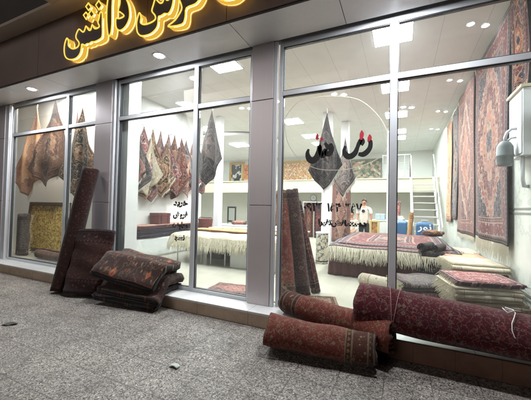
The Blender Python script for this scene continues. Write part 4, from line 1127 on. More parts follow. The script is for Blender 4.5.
# mirror, cushions and cabinet further back
t = thing('standing_mirror', 'black framed mirror standing behind the white column', 'mirror', (-6.42, 6.6, 0.22))
fr = MB()
for q in ((-0.21, -0.15, 0.75, 1.4), (0.15, 0.21, 0.75, 1.4), (-0.15, 0.15, 0.75, 0.82), (-0.15, 0.15, 1.33, 1.4)): fr.box(q[0], q[1], -0.04, 0.0, q[2], q[3])
fr.obj('frame', M_BLACK, t, bevel=0.01)
mm, tt_, pp = newmat('mirror_glass'); pp.inputs['Metallic'].default_value = 1; pp.inputs['Roughness'].default_value = 0.05; pp.inputs['Base Color'].default_value = (0.7, 0.72, 0.7, 1)
MB().box(-0.15, 0.15, -0.02, -0.01, 0.82, 1.33).obj('mirror_glass', mm, t)
for sx in (-0.18, 0.18): MB().tube([(sx, -0.02, 0.0), (sx, -0.02, 0.75)], 0.018, 8).obj('leg', M_BLACK, t)
for i, (x, y, pal, lab) in enumerate(((-5.55, 5.2, 'red', 'red rolled rug on the table near the mirror'), (-4.95, 5.3, 'pinkfl', 'pink rolled rug on the table near the far cabinet'))):
    rolled_rug(lab, (x, y, 1.03), (x + 0.5, y + 0.15, 1.03), 0.075, pal, 2.5, 0, 12, 0.1, 0.02, 1, i, nl=10, seed=120 + i)
t = thing('display_table', 'long white table carrying rolled rugs near the mirror', 'table', (-6.4, 5.0, FZ))
MB().box(0, 2.6, 0, 0.8, 0.68, 0.73).obj('tabletop', M_BASE, t)
for xx in (0.08, 2.52):
    for yy in (0.08, 0.72): MB().box(xx - 0.03, xx + 0.03, yy - 0.03, yy + 0.03, 0, 0.679).obj('leg', M_STEEL, t)
t = thing('cabinet', 'brown wooden cabinet with two doors beneath the mezzanine at the left', 'cabinet', (-6.55, 8.2, FZ))
MB().box(0, 0.95, 0, 0.45, 0, 1.75).obj('cabinet_body', M_WOODB, t, bevel=0.01)
for k in (0, 1):
    dr = MB().box(0.03 + 0.45 * k, 0.46 + 0.45 * k, -0.022, -0.002, 0.06, 1.69).obj('door', M_DARK, t, bevel=0.006)
    MB().tube([(0.42 + 0.1 * k, -0.035, 0.8), (0.42 + 0.1 * k, -0.035, 0.95)], 0.008, 6).obj('handle', M_STEEL, dr)

# ------------------------------------------------------------------ pictures above the mezzanine
picture('framed_painting', 'painting of a white figure on black in a wide gold frame, leftmost above the mezzanine', -9.62, 12.36, 3.80, 1.10, 1.36, canvas('dark_painting', [(26, 26, 30), (34, 34, 38), (50, 52, 54), (200, 200, 194), (228, 228, 222)], 2.1), fw_=0.15)
picture('framed_painting', 'small orange and red painting in a cream frame beside the gold framed one', -8.95, 12.36, 3.82, 0.66, 1.05, canvas('orange_painting', [(196, 150, 90), (206, 120, 70), (150, 60, 50), (214, 176, 120)], 4), plain('cream_frame', rgb(214, 196, 152), 0.5), 0.07)
picture('framed_painting', 'wide floral painting in a gold frame above the mezzanine behind the dark grey rug', -5.55, 12.36, 3.72, 1.85, 1.30, canvas('floral_painting', [(150, 110, 70), (190, 130, 80), (214, 180, 130), (150, 80, 60), (226, 214, 190), (84, 90, 62)], 6), fw_=0.12)
picture('framed_painting', 'green landscape with pale pink houses in a dark frame, rightmost above the mezzanine', -1.68, 12.36, 3.74, 1.62, 1.12, canvas('green_painting', [(46, 58, 46), (78, 92, 74), (120, 124, 104), (170, 130, 116), (196, 190, 170)], 4), plain('grey_frame', rgb(110, 106, 98), 0.5), 0.09)
for i, (x, y, pal, lab, h_, r_) in enumerate(((-5.75, 9.0, 'wine', 'wine rug roll standing under the mezzanine beside the cabinet', 1.5, 0.12), (-5.42, 9.05, 'brown', 'brown rug roll standing under the mezzanine, second from the cabinet', 1.7, 0.11), (-5.1, 9.0, 'navy', 'dark blue rug roll standing under the mezzanine, third from the cabinet', 1.4, 0.13), (-2.62, 8.6, 'red', 'red rug roll standing behind the patterned drum', 1.6, 0.11), (-2.36, 8.65, 'grey', 'grey rug roll standing behind the patterned drum', 1.45, 0.1), (-0.12, 8.9, 'pinkfl', 'rose rug roll standing behind the counter', 1.75, 0.1))):
    rolled_rug(lab, (x, y, FZ + 0.01), (x + 0.05, y + 0.12, FZ + h_), r_, pal, 2.6, 0, 12, 0.18, 0.02, 0.95, i, nl=12, seed=210 + i)
# wall clock under the mezzanine
t = thing('wall_clock', 'round pale wall clock under the mezzanine', 'clock', (-4.2, 11.19, 2.16))
c = MB().lathe([(0.16, 0), (0.18, 0.01), (0.18, 0.04), (0.15, 0.05)], 28).obj('clock_body', M_GREY, t, smooth=False); c.rotation_euler = (R(90), 0, 0)
c = MB().lathe([(0.148, 0.0505), (0.148, 0.053)], 28).obj('clock_face', M_COL, t); c.rotation_euler = (R(90), 0, 0)
h = MB().box(-0.006, 0.006, -0.062, -0.056, -0.01, 0.09); h.box(-0.01, 0.07, -0.068, -0.063, -0.006, 0.006); h.obj('clock_hand', M_BLACK, t)

# ------------------------------------------------------------------ back of the right half
def panel_rug(label, cx, y, z0, z1, w_, pal, seed, gain=1.0, med=1.0, scale=9, fr=0.0):
    rnd = random.Random(seed); ph = rnd.uniform(0, 6)
    def fn(p, q):
        return Vector((cx + (p - 0.5) * w_, y + 0.03 * math.sin(p * 8 + ph) * (0.3 + q) + 0.01 * math.sin(q * 7), z1 - q * (z1 - z0))), (p * w_, q * (z1 - z0))
    mb = MB(); mb.grid(24, 24, fn)
    o = mb.obj('hanging_rug', rug_mat(pal, w_, z1 - z0, scale, med, 0.12, gain), smooth=True, solid=0.012, recalc=False)
    return tag(o, label, 'rug')
panel_rug('rose medallion rug hanging flat on the column left of the standing man', -1.80, 5.95, 0.55, 2.5, 0.60, 'rose', 1, 0.62)
panel_rug('wine rug hanging below the wall clock, left of the pair', -3.22, 7.0, 0.50, 1.83, 0.36, 'wine', 2, 0.9)
panel_rug('dark wine rug hanging below the wall clock, right of the pair', -2.84, 7.05, 0.48, 1.83, 0.36, 'crimson', 3, 0.7)
t = thing('garment_rail', 'steel rail carrying two wine rugs behind the standing rolls', 'rail', (-3.03, 7.05, FZ))
MB().tube([(-0.45, 0.02, 1.63), (0.42, 0.02, 1.63)], 0.014, 8).obj('rod', M_STEEL, t)
for sx in (-0.44, 0.41): MB().tube([(sx, 0.02, 0.0), (sx, 0.02, 1.63)], 0.014, 8).obj('leg', M_STEEL, t)
# standing rolled rugs just inside the glass
rolled_rug('reddish brown rug roll standing just inside the glass beside the second pillar', (-1.60, 0.42, 0.235), (-1.82, 0.60, 1.90), 0.115, 'brick', 3.2, 0, 10, 0.2, 0.015, 0.9, 2.0, nl=20, seed=51, gain=0.75)
rolled_rug('dark olive brown rug roll standing in the middle of three inside the glass', (-1.42, 0.62, 0.235), (-1.66, 0.66, 1.92), 0.125, 'umber', 3.2, 0, 10, 0.2, 0.015, 0.85, 2.4, nl=20, seed=52, gain=1.0)
rolled_rug('slim wine rug roll leaning behind the other two inside the glass', (-1.26, 0.86, 0.235), (-1.60, 0.82, 1.72), 0.085, 'wine', 2.6, 0, 10, 0.2, 0.015, 0.85, 2.8, nl=20, seed=53)
def floor_rug(label, pts, pal, scale=7, gain=1.0, bw=0.16):
    """flat rug on the floor from centre, size and turn"""
    cx, cy, w_, l_, rz = pts
    rnd = random.Random(int(cx * 100))
    def fn(p, q):
        return Vector(((p - 0.5) * w_, (q - 0.5) * l_, 0.008 + 0.006 * math.sin(p * 11 + q * 5) ** 2)), (p * w_, q * l_)
    mb = MB(); mb.grid(24, 24, fn)
    o = mb.obj('floor_rug', rug_mat(pal, w_, l_, scale, 0.8, bw, gain), smooth=True, solid=0.01, recalc=False)
    o.location = (cx, cy, FZ + 0.006); o.rotation_euler = (0, 0, rz)
    return tag(o, label, 'rug')
floor_rug('red patterned rug lying flat on the tiles behind the middle window', (-2.52, 0.36, 0.85, 0.5, R(6)), 'red', 9, 1.0, 0.1)
floor_rug('dark striped small rug lying flat on the tiles before the standing rolls', (-1.15, 0.42, 0.62, 0.42, R(18)), 'floral', 10, 1.0, 0.12)
# patterned drum
t = thing('umbrella_stand', 'pale patterned drum standing on the tiles left of the platform', 'stand', (-1.82, 3.5, FZ))
mdr, tq, pq = newmat('drum_pattern')
tcq = tq.n('ShaderNodeTexCoord'); bq = tq.n('ShaderNodeTexChecker'); bq.inputs['Scale'].default_value = 11
tq.t.links.new(tcq.outputs['Object'], bq.inputs[0]); bq.inputs[1].default_value = rgb(176, 170, 152); bq.inputs[2].default_value = rgb(96, 92, 86)
nq = tq.noise(14, 4, tcq.outputs['Object']); tq.set(pq.inputs['Base Color'], tq.mix(tq.m('GREATER_THAN', nq.outputs[0], 0.52), bq.outputs[0], rgb(196, 190, 172)))
MB().lathe([(0.15, 0.0), (0.155, 0.02), (0.155, 0.74), (0.15, 0.755)], 28).obj('drum_body', mdr, t)
MB().lathe([(0.16, 0.757), (0.165, 0.765), (0.165, 0.79), (0.12, 0.80)], 28).obj('drum_lid', M_COL, t)
MB().lathe([(0.157, 0.05), (0.159, 0.055), (0.159, 0.075), (0.157, 0.08)], 28).obj('drum_band', M_DARK, t)

# ------------------------------------------------------------------ big rug platform
t = thing('display_platform', 'wide platform hung with a shaggy dark maroon cloth in the right window', 'platform', (0, 0, FZ))
def skirt(p, q):
    # runs round left side then front
    a, b_ = (-1.36, 5.9), (-1.36, 2.3)
    L1, L2 = 3.6, 2.35
    s = p * (L1 + L2)
    if s < L1: x, y, nx, ny = -1.36, 5.9 - s, -1, 0
    else: x, y, nx, ny = -1.36 + (s - L1), 2.3, 0, -1
    f = 0.022 * math.sin(s * 34) * (1 - q) + 0.012 * math.sin(s * 71 + q * 6)
    return Vector((x + nx * (0.012 + f), y + ny * (0.012 + f), 0.01 + q * 0.54)), (s, q)
b = MB(); b.grid(260, 10, skirt)
b.obj('skirt', plain('maroon_shag', rgb(72, 40, 38), 0.95, 0, 90, 0.55, 0.9), t, smooth=True, solid=0.01, recalc=False)
MB().box(-1.34, 0.98, 2.32, 5.9, 0.01, 0.54).obj('platform_body', M_DARK, t)
def platform_rug(label, x0, x1, y0, y1, z, pal, seed, fr=True, gain=1.0, bw=0.3):
    rnd = random.Random(seed); ph = rnd.uniform(0, 6)
    W, L = x1 - x0, y1 - y0
    def fn(p, q):
        e = max(0, 0.06 - q) / 0.06; el = max(0, 0.05 - p) / 0.05
        zz = z + 0.008 * math.sin(p * 13 + ph) + 0.006 * math.sin(q * 17 + p * 5 + ph) - 0.025 * e - 0.02 * el
        return Vector((x0 + p * W + 0.02 * math.sin(q * 9 + ph) , y0 + q * L + 0.025 * math.sin(p * 8 + ph), zz)), (p * W, q * L)
    mb = MB(); mb.grid(40, 40, fn)
    o = mb.obj('rug', rug_mat(pal, W, L, 7, 0.6, bw, gain), smooth=True, solid=0.022, recalc=False)
    tag(o, label, 'rug')
    if fr:
        mf = MB()
        strands(mf, [fn(k / 640, 0.0)[0] for k in range(641)], Vector((0, -0.4, -1)), 0.23, 0.0058, rnd, 0.75)
        strands(mf, [fn(0.0, k / 600)[0] for k in range(601)], Vector((-0.4, 0, -1)), 0.2, 0.0058, rnd, 0.75)
        mf.obj('fringe', M_FRINGE, o)
    return o
z = FZ + 0.565
platform_rug('cream bordered rug at the bottom of the platform stack, fringe over the skirt', -1.40, 1.02, 2.24, 5.9, z, 'stripe', 1, True, 1.1, 0.35)
platform_rug('reddish striped rug second from the bottom on the platform', -1.36, 1.0, 2.28, 5.8, z + 0.035, 'red', 2, False, 1.1, 0.3)
platform_rug('pale pink and cream rug second from the top on the platform', -1.40, 0.98, 2.24, 5.75, z + 0.07, 'red', 3, True, 0.8, 0.55)
platform_rug('rose rug with red stripes on top of the platform', -1.3, 0.9, 2.5, 5.7, z + 0.105, 'red', 4, False, 0.95, 0.8)
# folded rugs at the platform's right corner
rolled_rug('small dark rolled hide on the platform edge, left of two', (0.34, 2.18, z + 0.16), (0.54, 2.55, z + 0.17), 0.075, 'charcoal', 2.6, 0, 12, 0.1, 0.03, 1, 1.5, nl=10, seed=61, gain=0.6)
rolled_rug('small dark rolled hide on the platform edge, right of two', (0.56, 2.2, z + 0.15), (0.74, 2.6, z + 0.16), 0.065, 'charcoal', 2.6, 0, 12, 0.1, 0.03, 1, 1.8, nl=10, seed=62, gain=0.6)
def drape(label, x0, x1, y, z0, z1, pal, seed, gain=1.0, fr=None):
    rnd = random.Random(seed); ph = rnd.uniform(0, 6); W = x1 - x0; H = z1 - z0
    def fn(p, q):
        yy = y - 0.02 - 0.03 * math.sin(p * 14 + ph) * q
        if q < 0.18: return Vector((x0 + p * W, y + (0.18 - q) * 1.4, z1)), (p * W, q * H)
        return Vector((x0 + p * W + 0.02 * math.sin(q * 5), yy, z1 - (q - 0.18) / 0.82 * H)), (p * W, q * H)
    mb = MB(); mb.grid(24, 28, fn)
    o = mb.obj('draped_rug', rug_mat(pal, W, H, 9, 0, 0.1, gain), smooth=True, solid=0.014, recalc=False)
    tag(o, label, 'rug')
    if fr:
        mf = MB(); strands(mf, [fn(k / 40, 0.3)[0] + Vector((0, -0.02, 0)) for k in range(41)], Vector((0, -0.3, -1)), 0.16, 0.008, rnd, 0.4); mf.obj('fringe', fr, o)
    return o
drape('charcoal rug draped over the right front corner of the platform', 0.34, 0.72, 2.2, 0.27, z + 0.08, 'charcoal', 63, 0.45, M_FRINGE)
# low rugs between platform and glass
rolled_rug('beige rug roll with pale fringe lying inside the glass before the platform', (-0.62, 1.62, 0.36), (0.12, 1.30, 0.36), 0.13, 'cream', 2.8, 0, 12, 0.2, 0.02, 1, 1.2, nl=14, seed=64, gain=0.62)
folded_rug('dull brown folded rug at the bottom of the low stack inside the right glass', (0.02, 1.05, FZ + 0.01), R(16), 0.85, 0.75, 3, 0.05, 'umber', 9, 0.15, 0.01, 65)
folded_rug('dull grey folded rug on top of the low stack inside the right glass', (0.04, 1.04, FZ + 0.175), R(18), 0.82, 0.72, 3, 0.04, 'grey', 12, 0.15, 0.01, 66, fringe=(0.1, M_FRINGE), gain=0.7)
# folded rugs along the right wall
FR = (0.075, M_FRINGE, 0.05)
def flat_pile(x, y, rz, w_, d, specs, seed, where):
    zz = FZ + 0.006
    for i, (pal, lab, n, gn) in enumerate(specs):
        rr = random.Random(seed + i)
        folded_rug('%s %s' % (lab, where), (x + rr.uniform(-0.02, 0.02), y + rr.uniform(-0.02, 0.02), zz), rz + R(rr.uniform(-2.5, 2.5)), w_ + rr.uniform(-0.03, 0.03), d + rr.uniform(-0.03, 0.02), n, 0.026, pal, 10, 0.10, 0.0025, seed + i, (R(rr.uniform(-0.5, 0.5)), R(rr.uniform(-0.5, 0.5))), 'folded rugs piled along the right wall', gain=gn, fringe=FR)
        zz += n * 0.026 + 0.006
flat_pile(0.60, 0.17, R(9), 0.70, 0.66, (('cream', 'bottom cream folded rug', 5, 0.9), ('brown', 'brown folded rug second from the bottom', 4, 1.0), ('cream', 'pale folded rug in the middle', 4, 1.0), ('cream', 'thick pale folded rug second from the top', 6, 1.05), ('pinkfl', 'red flowered folded rug on top', 2, 1.3)), 700, 'of the pile nearest the right glass')
flat_pile(0.70, 0.95, R(7), 0.64, 0.74, (('grey', 'bottom grey folded rug', 4, 1.0), ('cream', 'cream folded rug second from the bottom', 4, 0.9), ('rose', 'rose folded rug third from the bottom', 4, 0.9), ('cream', 'yellowish folded rug third from the top', 4, 0.85), ('brown', 'brown folded rug second from the top', 4, 1.1), ('cream', 'thick pale folded rug on top', 4, 1.0)), 720, 'of the middle pile at the right wall')
flat_pile(0.74, 1.84, R(3), 0.60, 0.72, (('brown', 'bottom brown folded rug', 5, 0.9), ('grey', 'grey folded rug second from the bottom', 5, 1.0), ('cream', 'cream folded rug in the middle', 5, 0.9), ('red', 'red folded rug second from the top', 5, 1.0), ('peach', 'peach folded rug on top', 3, 1.1)), 740, 'of the third pile at the right wall')
flat_pile(1.00, 2.75, R(2), 0.36, 1.0, (('grey', 'bottom grey folded rug', 7, 0.8), ('brown', 'brown folded rug in the middle', 7, 1.0), ('cream', 'fringed cream folded rug on top', 9, 0.9)), 760, 'of the farthest pile at the right wall')

# ------------------------------------------------------------------ right wall rugs
wall_rug('big red medallion rug hanging on the right wall nearest the glass', 1.08, 3.18, 1.14, 4.52, 1.39, 'red', 10, 0.40, 1.3, 0.24, 1, 0.72)
wall_rug('short wine rug high on the right wall above the white cabinet', 0.44, 1.04, 3.12, 4.52, 1.385, 'wine', 9, 0.16, 1.0, 0, 9, 1.1)
wall_rug('long rose and cream rug hanging on the right wall behind the red one', 3.24, 5.0, 1.10, 4.50, 1.39, 'rose', 10, 0.34, 1.5, 0.12, 2, 0.72)
wall_rug('slim dark grey rug hanging on the right wall between rose and peach rugs', 5.08, 6.0, 1.4, 4.40, 1.39, 'grey', 7, 0.16, 1.0, 0, 3, 0.75)
wall_rug('peach rug hanging on the right wall farthest from the glass', 6.08, 7.2, 1.3, 4.35, 1.39, 'peach', 7, 0.18, 1.0, 0, 4, 0.8)
# grey lamp on a white cabinet at the right wall
t = thing('electric_cabinet', 'white metal cabinet on the right wall with a pipe below', 'cabinet', (1.30, 0.42, 2.30))
MB().box(0.0, 0.098, 0.0, 0.46, 0.0, 0.80).obj('cabinet_body', M_COL, t, bevel=0.006)
MB().box(-0.012, -0.001, 0.02, 0.44, 0.03, 0.77).obj('door', M_COL, t, bevel=0.003)
MB().box(-0.03, 0.098, -0.03, 0.49, 0.803, 0.835).obj('cabinet_top', plain('cream_top', rgb(214, 200, 172), 0.5), t, bevel=0.004)
MB().tube([(0.03, 0.12, 0.0), (0.03, 0.12, -0.28), (0.05, 0.14, -0.36), (0.096, 0.16, -0.36)], 0.022, 10).obj('pipe', M_STRIP, t, smooth=True)
t = thing('wall_lamp', 'grey cup shaped lamp on a white hooked arm before the wall rugs', 'lamp', (1.18, 0.62, 2.20))
MB().lathe([(0.07, 0.0), (0.082, 0.03), (0.086, 0.11), (0.094, 0.118), (0.094, 0.135), (0.088, 0.145), (0.085, 0.24), (0.06, 0.29), (0.035, 0.31)], 24).obj('lamp_body', M_GREY, t, smooth=True)
MB().tube([(0, 0, 0.30), (0.0, -0.005, 0.36), (0.02, -0.01, 0.42), (0.06, -0.02, 0.455), (0.108, -0.02, 0.455)], 0.018, 10).obj('arm', M_STRIP, t, smooth=True)
MB().tube([(0.02, 0, 0.31), (0.06, -0.005, 0.345), (0.108, -0.01, 0.35)], 0.012, 8).obj('arm', M_STRIP, t, smooth=True)

# ------------------------------------------------------------------ stairs, railing, bags, counter
t = thing('steel_stairs', 'white steel stairs climbing to the mezzanine by the right wall', 'stairs', (0, 0, 0))
for x in (0.36, 1.16):
    MB().tube([(x, 6.4, FZ), (x, 9.36, 2.95)], 0.035, 6).obj('stringer', M_STEEL, t)
    h = MB(); h.tube([(x, 6.35, FZ), (x, 6.35, 1.12), (x, 9.3, 3.85)], 0.02, 8)
    for k in (1, 2, 3, 4):
        yy = 6.4 + k * 0.58; zz_ = FZ + (yy - 6.4) * 0.922
        h.tube([(x, yy, zz_), (x, yy, zz_ + 0.93)], 0.012, 6)
    h.obj('handrail', M_STEEL, t)
for k in range(10):
    yy = 6.6 + k * 0.27; zz_ = FZ + (yy - 6.4) * 0.922
    MB().box(0.38, 1.14, yy - 0.10, yy + 0.10, zz_ - 0.02, zz_ + 0.02).obj('tread', M_STEEL, t)
t = thing('railing', 'thin grey railing on the mezzanine edge beside the stairs', 'railing', (0, 9.47, 2.975))
rl = MB(); rl.tube([(-0.75, 0, 0.95), (0.36, 0, 0.95)], 0.018, 8); rl.obj('rail', M_GREY, t)
for x in (-0.72, -0.2, 0.13): MB().tube([(x, 0, 0.0), (x, 0, 0.935)], 0.011, 6).obj('post', M_GREY, t)
MB().tube([(0.35, 0, 0.0), (0.35, 0, 0.96)], 0.028, 8).obj('post', M_DARK, t)
rl = MB()
for zz_ in (0.32, 0.62): rl.tube([(-0.72, 0, zz_), (0.35, 0, zz_)], 0.007, 6)
rl.obj('rail', M_GREY, t)
# blanket bags
M_BLUE = plain('blue_plastic', rgb(58, 100, 140), 0.35, 0, 8, 0.2)
def bag(label, x, y, w_, h_, m, body=None, d=0.32):
    t = thing('blanket_bag', label, 'bag', (x, y, FZ))
    def fn(p, q):
        a = p * 2 * PI
        ex = math.copysign(abs(math.cos(a)) ** 0.3, math.cos(a)); ey = math.copysign(abs(math.sin(a)) ** 0.3, math.sin(a))
        s = math.sin(min(1, q * 8 + 0.25) * PI / 2) * (1 if q < 0.93 else math.cos((q - 0.93) / 0.07 * 1.1))
        k = 1 + 0.025 * math.sin(a * 5 + q * 14)
        return Vector((ex * w_ / 2 * s * k, ey * d / 2 * s * k, q * h_)), (p, q)
    mb = MB(); mb.grid(40, 24, fn); mb.obj('bag_body', m, t, smooth=True, recalc=False)
    MB().tube([(-0.09, 0, h_ - 0.02), (-0.08, 0, h_ + 0.05), (0.08, 0, h_ + 0.05), (0.09, 0, h_ - 0.02)], 0.01, 6).obj('handle', M_STRIP, t)
    if body:
        o = decal_text(body, 0.27, 0, h_ - 0.24, t, M_COL, y=-d / 2 - 0.012, weight=0.02, w=w_ * 0.8)
        o.name = 'lettering'
    return t
bag('blue blanket bag with large white letters behind the platform', 0.66, 6.15, 0.46, 1.06, M_BLUE, '\ufead\ufeee\ufee7')
bag('plain blue blanket bag left of the lettered one', 0.03, 6.25, 0.34, 1.08, M_BLUE)
rolled_rug('tan patterned rug roll leaning behind the platform near the blue bags', (0.18, 5.98, 0.24), (0.30, 6.02, 1.55), 0.075, 'gold', 2.6, 0, 12, 0.2, 0.02, 0.8, 1.0, nl=14, seed=77, gain=0.8)
folded_rug('small olive folded cloth lying on the far right corner of the platform', (0.72, 5.2, z + 0.13), R(30), 0.4, 0.3, 3, 0.05, 'brown', 12, 0.08, 0.02, 78)
t = thing('counter', 'low white counter behind the seated person', 'counter', (-0.95, 7.6, FZ))
MB().box(0, 1.2, 0, 0.5, 0, 0.98).obj('counter_body', M_WHITE, t, bevel=0.008)
MB().box(-0.03, 1.23, -0.03, 0.53, 0.983, 1.02).obj('counter_top', M_COL, t, bevel=0.005)
for i, (x, w_, h_, m, lab) in enumerate(((-0.86, 0.34, 0.22, plain('pale_blue_pack', rgb(170, 190, 200), 0.4), 'pale blue package on the counter'), (-0.48, 0.16, 0.30, plain('green_pack', rgb(84, 120, 88), 0.5), 'green package on the counter'), (-0.28, 0.36, 0.16, plain('white_pack', rgb(214, 214, 208), 0.5), 'flat white package on the counter'))):
    t = thing('package', lab, 'package', (x, 7.7, FZ + 1.023))
    MB().box(0, w_, 0, 0.3, 0, h_).obj('package_body', m, t, bevel=0.02)
    MB().box(w_ * 0.44, w_ * 0.56, -0.003, 0.303, 0.02, h_ + 0.003).obj('package_tape', M_PAPER, t)
picture('framed_painting', 'small upright picture in a cream gold frame standing right of the man', -0.80, 6.6, 0.98, 0.32, 0.56, canvas('small_painting', [(90, 60, 40), (150, 104, 60), (196, 150, 84), (120, 76, 50)], 5), plain('cream_gold', rgb(206, 188, 132), 0.5, 0.2), 0.07)
t = thing('picture_stand', 'small dark table under the cream gold picture', 'table', (-0.80, 6.62, FZ))
MB().box(-0.3, 0.3, -0.1, 0.2, 0.44, 0.475).obj('tabletop', M_WOODB, t)
for sx in (-0.26, 0.26): MB().box(sx - 0.02, sx + 0.02, -0.05, 0.15, 0, 0.439).obj('leg', M_WOODB, t)

# ------------------------------------------------------------------ people
def skin_obj(name, joints, edges, m, parent, root=0, sub=2):
    me = bpy.data.meshes.new(name)
    me.from_pydata([j[:3] for j in joints], edges, [])
    o = bpy.data.objects.new(name, me); C.objects.link(o)
    if parent: o.parent = parent
    md = o.modifiers.new('skin', 'SKIN'); md.use_smooth_shade = True
    for i, j in enumerate(joints):
        r_ = j[3]
        me.skin_vertices[0].data[i].radius = r_ if isinstance(r_, tuple) else (r_, r_)
        me.skin_vertices[0].data[i].use_root = (i == root)
    sb = o.modifiers.new('sub', 'SUBSURF'); sb.levels = sub; sb.render_levels = sub
    me.materials.append(m)
    return o
M_SKIN = plain('skin', rgb(176, 128, 104), 0.55, 0, 20, 0.06)
M_HAIR = plain('hair', rgb(24, 20, 18), 0.6, 0, 90, 0.2)
M_TEE = plain('white_tee', rgb(216, 210, 198), 0.85, 0, 12, 0.06)
M_TROU = plain('dark_trousers', rgb(34, 34, 40), 0.85, 0, 20, 0.1)
def hand(J, E, wrist, dirv, side, up_):
    """palm and five fingers as chains continuing the body mesh"""
    w_ = len(J) - 1
    dv = Vector(dirv).normalized(); sv = Vector(side).normalized(); uv_ = Vector(up_).normalized()
    p = Vector(J[wrist][:3]) + dv * 0.06
    J.append((*p, (0.034, 0.018))); E.append((wrist, len(J) - 1)); palm = len(J) - 1
    for k, (off, ln) in enumerate(((-0.028, 0.062), (-0.010, 0.072), (0.010, 0.068), (0.027, 0.054))):
        a = p + dv * 0.04 + sv * off; b_ = a + dv * ln * 0.55 - uv_ * 0.008; c = b_ + dv * ln * 0.4 - uv_ * 0.022
        for q, rr_ in ((a, 0.0095), (b_, 0.0088), (c, 0.0075)): J.append((*q, rr_))
        n = len(J); E += [(palm, n - 3), (n - 3, n - 2), (n - 2, n - 1)]
    a = p - dv * 0.015 - sv * 0.038; b_ = a + dv * 0.035 - sv * 0.018 - uv_ * 0.01; c = b_ + dv * 0.03 - uv_ * 0.012
    for q, rr_ in ((a, 0.012), (b_, 0.010), (c, 0.0085)): J.append((*q, rr_))
    n = len(J); E += [(palm, n - 3), (n - 3, n - 2), (n - 2, n - 1)]
def head_bits(t, hx, hy, hz):
    """hair, eyes, brows, mouth as parts set on the head (facing -Y); hz = head centre"""
    h = MB()
    def fn(p, q):
        a = p * 2 * PI; e = q * PI * 0.56
        rx, ry, rz = 0.086, 0.106, 0.122
        cut = 1.0
        d = Vector((math.sin(e) * math.sin(a) * rx, -math.sin(e) * math.cos(a) * ry, math.cos(e) * rz))
        front = max(0, math.cos(a))
        lim = 0.56 * PI * (1 - 0.45 * front)
        e2 = min(e, lim)
        d = Vector((math.sin(e2) * math.sin(a) * rx, -math.sin(e2) * math.cos(a) * ry, math.cos(e2) * rz))
        return Vector((hx, hy + 0.008, hz + 0.012)) + d, (p, q)
    h.grid(28, 14, fn); h.obj('hair', M_HAIR, t, smooth=True, solid=0.012, recalc=False)
    for s in (-1, 1):
        MB().lathe([(0.002, -0.008), (0.009, -0.003), (0.009, 0.003), (0.002, 0.008)], 10, (hx + s * 0.031, hy - 0.088, hz + 0.0)).obj('eye', M_HAIR, t, smooth=True)
    MB().tube([(hx - 0.022, hy - 0.088, hz - 0.062), (hx, hy - 0.094, hz - 0.063), (hx + 0.022, hy - 0.088, hz - 0.062)], 0.005, 6).obj('mouth', plain('lips', rgb(140, 84, 76), 0.5), t)
def head_chain(J, E, neck, hx, hy, hz):
    """neck -> skull; jaw, nose and ears grown as short chains"""
    J.append((hx, hy, hz - 0.06, (0.062, 0.066))); E.append((neck, len(J) - 1)); a = len(J) - 1
    J.append((hx, hy + 0.006, hz + 0.01, (0.074, 0.092))); E.append((a, len(J) - 1)); b_ = len(J) - 1
    J.append((hx, hy + 0.008, hz + 0.075, (0.066, 0.082))); E.append((b_, len(J) - 1))
    J.append((hx, hy - 0.098, hz - 0.022, 0.013)); E.append((b_, len(J) - 1))
    for s in (-1, 1):
        J.append((hx + s * 0.084, hy + 0.01, hz - 0.01, 0.014)); E.append((b_, len(J) - 1))

